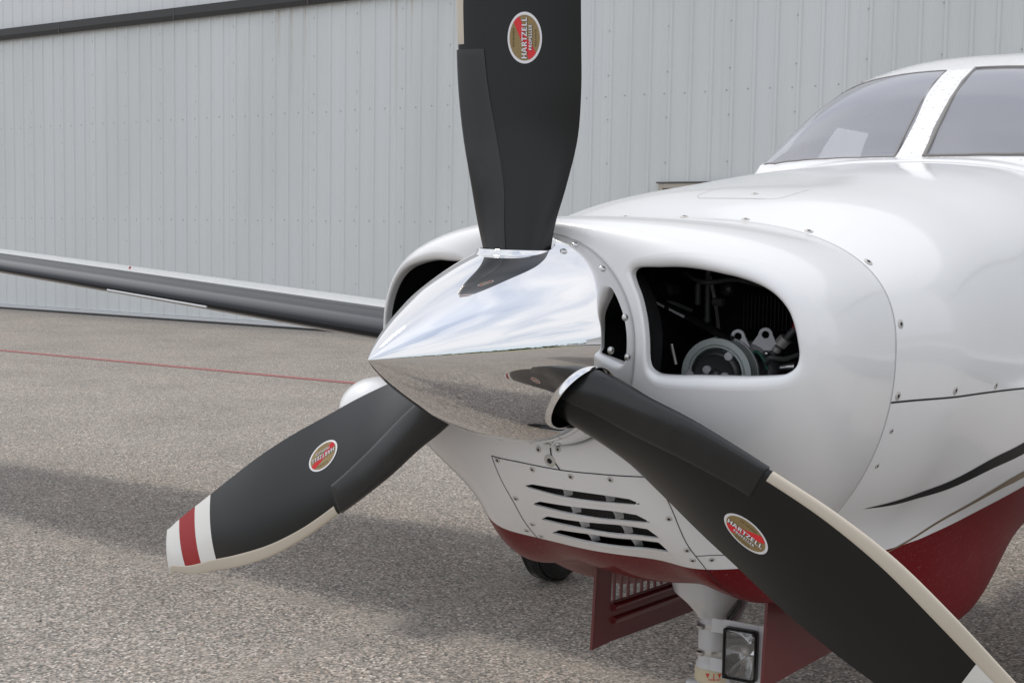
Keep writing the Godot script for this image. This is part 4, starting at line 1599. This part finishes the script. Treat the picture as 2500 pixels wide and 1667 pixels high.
	for e in leads:
		var pts := []
		for q in e: pts.append(Vector3(q[0], q[1], q[2]))
		g = MB.new()
		g.tube(curve(pts, 6), .0045, 8)
		part("ignition_lead", g, M.hose, A)
	for e in [[.075, 1.352, -.38, .016], [.178, 1.357, -.43, .014]]:
		g = MB.new()
		g.lathe([Vector2(e[3], -.02), Vector2(e[3], .012), Vector2(e[3], .012), Vector2(e[3] * .7, .018), Vector2(e[3] * .7, .018), Vector2(e[3] * .3, .02), Vector2(0, .02)], Transform3D(Basis(), Vector3(e[0], e[1], e[2])), 18)
		part("magneto_cap", g, M.engine_black, A)
	g = MB.new()
	g.box(Vector3(.355, 1.25, -.36), Vector3(.05, .022, .004), .001, Transform3D(Basis(Vector3(0, 0, 1), .25), Vector3(.09, -.13, 0) * .35))
	part("baffle_bracket", g, M.engine_black, A)
	g = MB.new()
	g.tube(curve([Vector3(.272, 1.245, -.325), Vector3(.284, 1.253, -.325), Vector3(.296, 1.24, -.328), Vector3(.303, 1.222, -.33)], 6), .0028, 8)
	part("green_seal", g, mat(.02, .14, .09, .4), A)
	# cylinder fins and pipes further back
	for k in 18:
		g = MB.new()
		g.box(Vector3(.200 + .0078 * k, 1.315, -.47), Vector3(.0022, .065, .05), .0006)
		part("cooling_fin", g, M.engine_black, A)
	g = MB.new()
	g.box(Vector3(.25, 1.315, -.5), Vector3(.13, .075, .03), .004)
	part("cylinder_head", g, M.dark, A)
	g = MB.new()
	g.tube([Vector3(.117, 1.365, -.42), Vector3(.117, 1.325, -.42)], .006, 10)
	g.tube([Vector3(.137, 1.385, -.42), Vector3(.138, 1.30, -.42)], .0055, 10)
	g.tube([Vector3(.150, 1.332, -.42), Vector3(.170, 1.332, -.42)], .008, 12)
	g.tube([Vector3(.138, 1.302, -.42), Vector3(.138, 1.293, -.42)], .0075, 8)
	part("fuel_pipe", g, M.hose, A)
	g = MB.new()
	g.tube([Vector3(.150, 1.262, -.26), Vector3(.160, 1.226, -.26)], .0028, 8)
	part("lever", g, M.dull_steel, A)

# ------------------------------------------------------------------ propeller
func text_tris(t: String, weight: int, spread: bool) -> Array:   # flat triangles (Vector2), height of a capital about 1, starting at x = 0
	var f := SystemFont.new()
	f.font_names = PackedStringArray(["Droid Sans"])
	f.font_weight = weight
	var m := TextMesh.new()
	m.text = t
	m.font = f
	m.font_size = 32
	m.pixel_size = .01
	m.depth = 0.0
	m.curve_step = 2.0
	var o := []
	var lo := Vector2(1e9, 1e9); var hi := -lo
	for s in m.get_surface_count():
		var a := m.surface_get_arrays(s)
		var vv: PackedVector3Array = a[Mesh.ARRAY_VERTEX]
		var ii = a[Mesh.ARRAY_INDEX]
		if ii == null or ii.size() == 0: ii = PackedInt32Array(range(vv.size()))
		for i in ii:
			var p := Vector2(vv[i].x, vv[i].y)
			o.append(p); lo = lo.min(p); hi = hi.max(p)
	var k := 1.0 / maxf(hi.y - lo.y, 1e-6)
	for i in o.size(): o[i] = (o[i] - lo) * k
	return o

func badge_pt(u: float, v: float, off: float) -> Vector3:   # u outwards along the blade, v towards the leading edge
	var r := .501 + u
	var c := .006 + v
	var lc := bk(LC, r); var tc := bk(TC, r)
	return blade_pt(r, clampf((c - lc) / (tc - lc), 0, 1), 1.0, off)

func badge_poly(g: MB, pts: Array, off: float) -> void:
	# fan from the middle, cut fine enough to follow the blade
	var b := g.v.size()
	var nn := Vector3(0, 0, 1)
	for p in pts:
		g.v.append(badge_pt(p.x, p.y, off)); g.n.append(Vector3(.2, 0, .98).normalized()); g.uv.append(p)
	var t := Geometry2D.triangulate_polygon(PackedVector2Array(pts))
	for i in range(0, t.size(), 3):
		g.tri(b + t[i], b + t[i + 1], b + t[i + 2])

func ell(a: float, b: float, k := 40) -> Array:
	var o := []
	for i in k: o.append(Vector2(a * cos(TAU * i / k), b * sin(TAU * i / k)))
	return o

func badge() -> ArrayMesh:
	var A := .0415; var B := .0262
	var m := ArrayMesh.new()
	var add := func(g: MB, mt: Material):
		g.add_to(m); m.surface_set_material(m.get_surface_count() - 1, mt)
	var g := MB.new()
	# white rim and field as rings, so that they follow the blade's curve
	for e in [[1.0, .885, .0006, "badge_white"], [.885, 0.0, .0008, "gold"]]:
		var rows := []
		for j in 9:
			var k: float = lerpf(e[0], e[1], j / 8.0)
			var row := PackedVector3Array()
			for p in ell(A, B, 48): row.append(badge_pt(p.x * k, p.y * k, e[2]))
			row.append(row[0])
			rows.append(row)
		g = MB.new()
		g.grid(rows, true, (rows[1][1] - rows[0][0]).cross(rows[0][1] - rows[1][0]).z < 0.0)
		add.call(g, M[e[3]])
	# red flash
	g = MB.new()
	var band_poly := PackedVector2Array([Vector2(-.045, -.0185), Vector2(-.027, -.0185), Vector2(.045, .0135), Vector2(.045, .024), Vector2(.0285, .0185), Vector2(-.045, -.0105)])
	for q in Geometry2D.intersect_polygons(band_poly, PackedVector2Array(ell(A * .885, B * .885, 48))):
		badge_poly(g, Array(q), .0012)
	add.call(g, M.badge_red)
	# lettering
	var texts := [["HARTZELL", .066, .0078, Vector2(-.0335, -.0035), "badge_white", 800], ["PROPELLER", .040, .0046, Vector2(-.0195, -.0112), "badge_white", 700],
		["BUILT ON HONOR", .030, .0026, Vector2(-.015, .0155), "stripe_black", 400], ["PIQUA, OHIO USA", .028, .0024, Vector2(-.014, -.0185), "stripe_black", 400]]
	for shadow in [true, false]:
		for t in texts:
			if shadow and t[4] != "badge_white": continue
			var tt := text_tris(t[0], t[5], false)
			if tt.size() == 0: continue
			var wmax := 0.0
			for p in tt: wmax = maxf(wmax, p.x)
			g = MB.new()
			for i in range(0, tt.size(), 3):
				var b := g.v.size()
				for j in 3:
					var p: Vector2 = Vector2(tt[i + j].x / wmax * t[1], tt[i + j].y * t[2]) + t[3]
					if shadow: p += Vector2(.0007, -.0007)
					g.v.append(badge_pt(p.x, p.y, .0015 if shadow else .0019)); g.n.append(Vector3(.2, 0, .98).normalized()); g.uv.append(p)
				g.tri(b, b + 1, b + 2)
			add.call(g, M.gap if shadow else M[t[4]])
	return m

func propeller(A: Node3D) -> void:
	var frame := Transform3D(Basis(Vector3.RIGHT, .0106732), Vector3(0, HUB, 0))
	var turn := [0.0, 0.0, 0.0]
	for k in 3: turn[k] = -.0235166 + TAU * k / 3.0
	# spinner shell with a hole for each blade
	var zs := []
	for i in 100: zs.append(-.095 + (.377 + .095) * sin(PI / 2 * i / 99.0))
	var rows := []
	for z in zs:
		var rr := spinner_r(z)
		var row := PackedVector3Array()
		for i in 361:
			var a := TAU * i / 360.0
			row.append(Vector3(cos(a) * rr, sin(a) * rr, z))
		rows.append(row)
	var g := MB.new()
	g.grid(rows, true, (rows[11][1] - rows[10][0]).cross(rows[10][1] - rows[11][0]).x < 0.0)
	for i in g.v.size():   # exact normals keep the mirror image clean
		var p := g.v[i]
		var e := .002
		var sl := (spinner_r(p.z + e) - spinner_r(p.z - e)) / (2 * e) if p.z < .3745 else -1.4
		var a := TAU * (i % 361) / 360.0
		g.n[i] = Vector3(cos(a), sin(a), -sl).normalized() if p.z < .3768 else Vector3(0, 0, 1)
	var rc := .060; var ra := .069; var a0 := .016; var grow := 1.065
	var f := PackedFloat32Array(); f.resize(g.v.size()); f.fill(1.0)
	for i in f.size():
		var p := g.v[i]
		for k in 3:
			var u := -sin(turn[k]) * p.x + cos(turn[k]) * p.y
			var c := cos(turn[k]) * p.x + sin(turn[k]) * p.y
			if u > .03:
				f[i] = minf(f[i], (sqrt(pow(c / rc, 2) + pow((p.z - a0) / ra, 2)) - grow) * .06)
	g = g.clip(f)
	for k in 3:
		var x := Transform3D(Basis(Vector3(0, 0, 1), turn[k]), Vector3.ZERO)
		var rim := []
		for j in 15:
			var w := minf(j / 10.0, 1.0)
			var row := PackedVector3Array()
			for i in 73:
				var ps := TAU * i / 72.0
				var q := lerpf(grow, 1.0, w)
				var c := rc * q * cos(ps); var a := a0 + ra * q * sin(ps)
				var u := sqrt(maxf(0.0, pow(spinner_r(a), 2) - c * c))
				var rimu := .157
				u = lerpf(u, rimu, w * w)
				if j > 10:   # rounded edge, then down the wall
					var e := j - 10
					var sh := [0.0, .985, .97, .965, .965][e] as float
					c = rc * sh * cos(ps); a = a0 + ra * sh * sin(ps); u = rimu - [0.0, .0004, .0015, .004, .03][e]
				row.append(x * Vector3(c, u, a))
			rim.append(row)
		var rg := MB.new()
		rg.grid(rim, true, (rim[5][1] - rim[4][0]).cross(rim[4][1] - rim[5][0]).dot(x.basis.y) < 0.0)
		g.join(rg)
	var sp := part("spinner", g, M.chrome, A, frame)
	g = MB.new()
	g.lathe([Vector2(.11, -.08), Vector2(.11, .09), Vector2(.11, .09), Vector2(0, .10)], Transform3D.IDENTITY, 32)
	g.lathe([Vector2(.179, -.092), Vector2(.06, -.094)], Transform3D.IDENTITY, 48)
	part("hub", g, M.hole, sp)
	var bs := bright_screw_mesh(.0062)
	for e in [[-.055, 24.5], [-.012, 27.6], [-.055, 45.7], [-.055, 74.6], [-.055, 95.3], [-.012, 91.0], [-.055, 144.5], [-.055, 165.5], [-.055, 194.5], [-.055, 215.0], [-.055, 264.5], [-.055, 285.5], [-.055, 314.0], [-.055, 335.0]]:
		var a := deg_to_rad(90.0 - e[1])
		var rr := spinner_r(e[0])
		part("screw", bs, null, sp, facing(Vector3(cos(a) * rr, sin(a) * rr, e[0]), Vector3(cos(a), sin(a), .16).normalized()))
	# blades
	var rb := lin(.118, .3, 12) + lin(.312, .863, 34)
	var bm := blade_shell(rb, fill(1.0, rb.size()), fill(1.0, rb.size()), 0.0, false, 22).mesh()
	var tips := []
	for e in [[.863, .914], [.914, .964]]:
		var q := lin(e[0], e[1], 5)
		tips.append(blade_shell(q, fill(1.0, 6), fill(1.0, 6), 0.0, false, 22).mesh())
	var q3 := lin(.964, 1.0, 5) + [1.004, 1.008, 1.012, 1.015]
	var t3 := blade_shell(q3, fill(1.0, q3.size()), fill(1.0, q3.size()), 0.0, false, 22)
	var end := blade_row(1.015, 1.0, 1.0, 22)
	var mid := PackedVector3Array()
	for i in end.size(): mid.append((end[i] + end[end.size() - 1 - i]) * .5 + Vector3(0, .001, 0))
	t3.grid([end, mid], false, ((mid[4] - end[3]).cross(end[4] - mid[3])).y < 0.0)
	tips.append(t3.mesh())
	var rbo := lin(.128, .483, 26)
	var sbo := []
	for rr in rbo: sbo.append(lerpf(.40, .235, smooth(.14, .5, rr)))
	var boot := blade_shell(rbo, sbo, sbo, .0022, true, 14).mesh()
	var re := lin(.492, 1.0, 34) + [1.006, 1.012]
	var se := []
	for rr in re: se.append(lerpf(.062, .14, smooth(.5, .95, rr)))
	var strip := blade_shell(re, se, se, .0006, true, 8).mesh()
	var bd := badge()
	var names := ["black blade pointing up with badge and boot", "black blade pointing to the lower left with red and white tip", "black blade pointing to the lower right, partly beyond the picture"]
	for k in 3:
		var x := frame * Transform3D(Basis(Vector3(0, 0, 1), turn[k]), Vector3.ZERO)
		var b := part("propeller_blade", bm, M.black, A, x)
		tag(b, names[k])
		part("deice_boot", boot, M.rubber, b)
		part("erosion_strip", strip, M.nickel, b)
		part("tip_band", tips[0], M.tip_white, b)
		part("tip_band", tips[1], M.tip_red, b)
		part("tip_band", tips[2], M.tip_white, b)
		part("badge", bd, null, b)
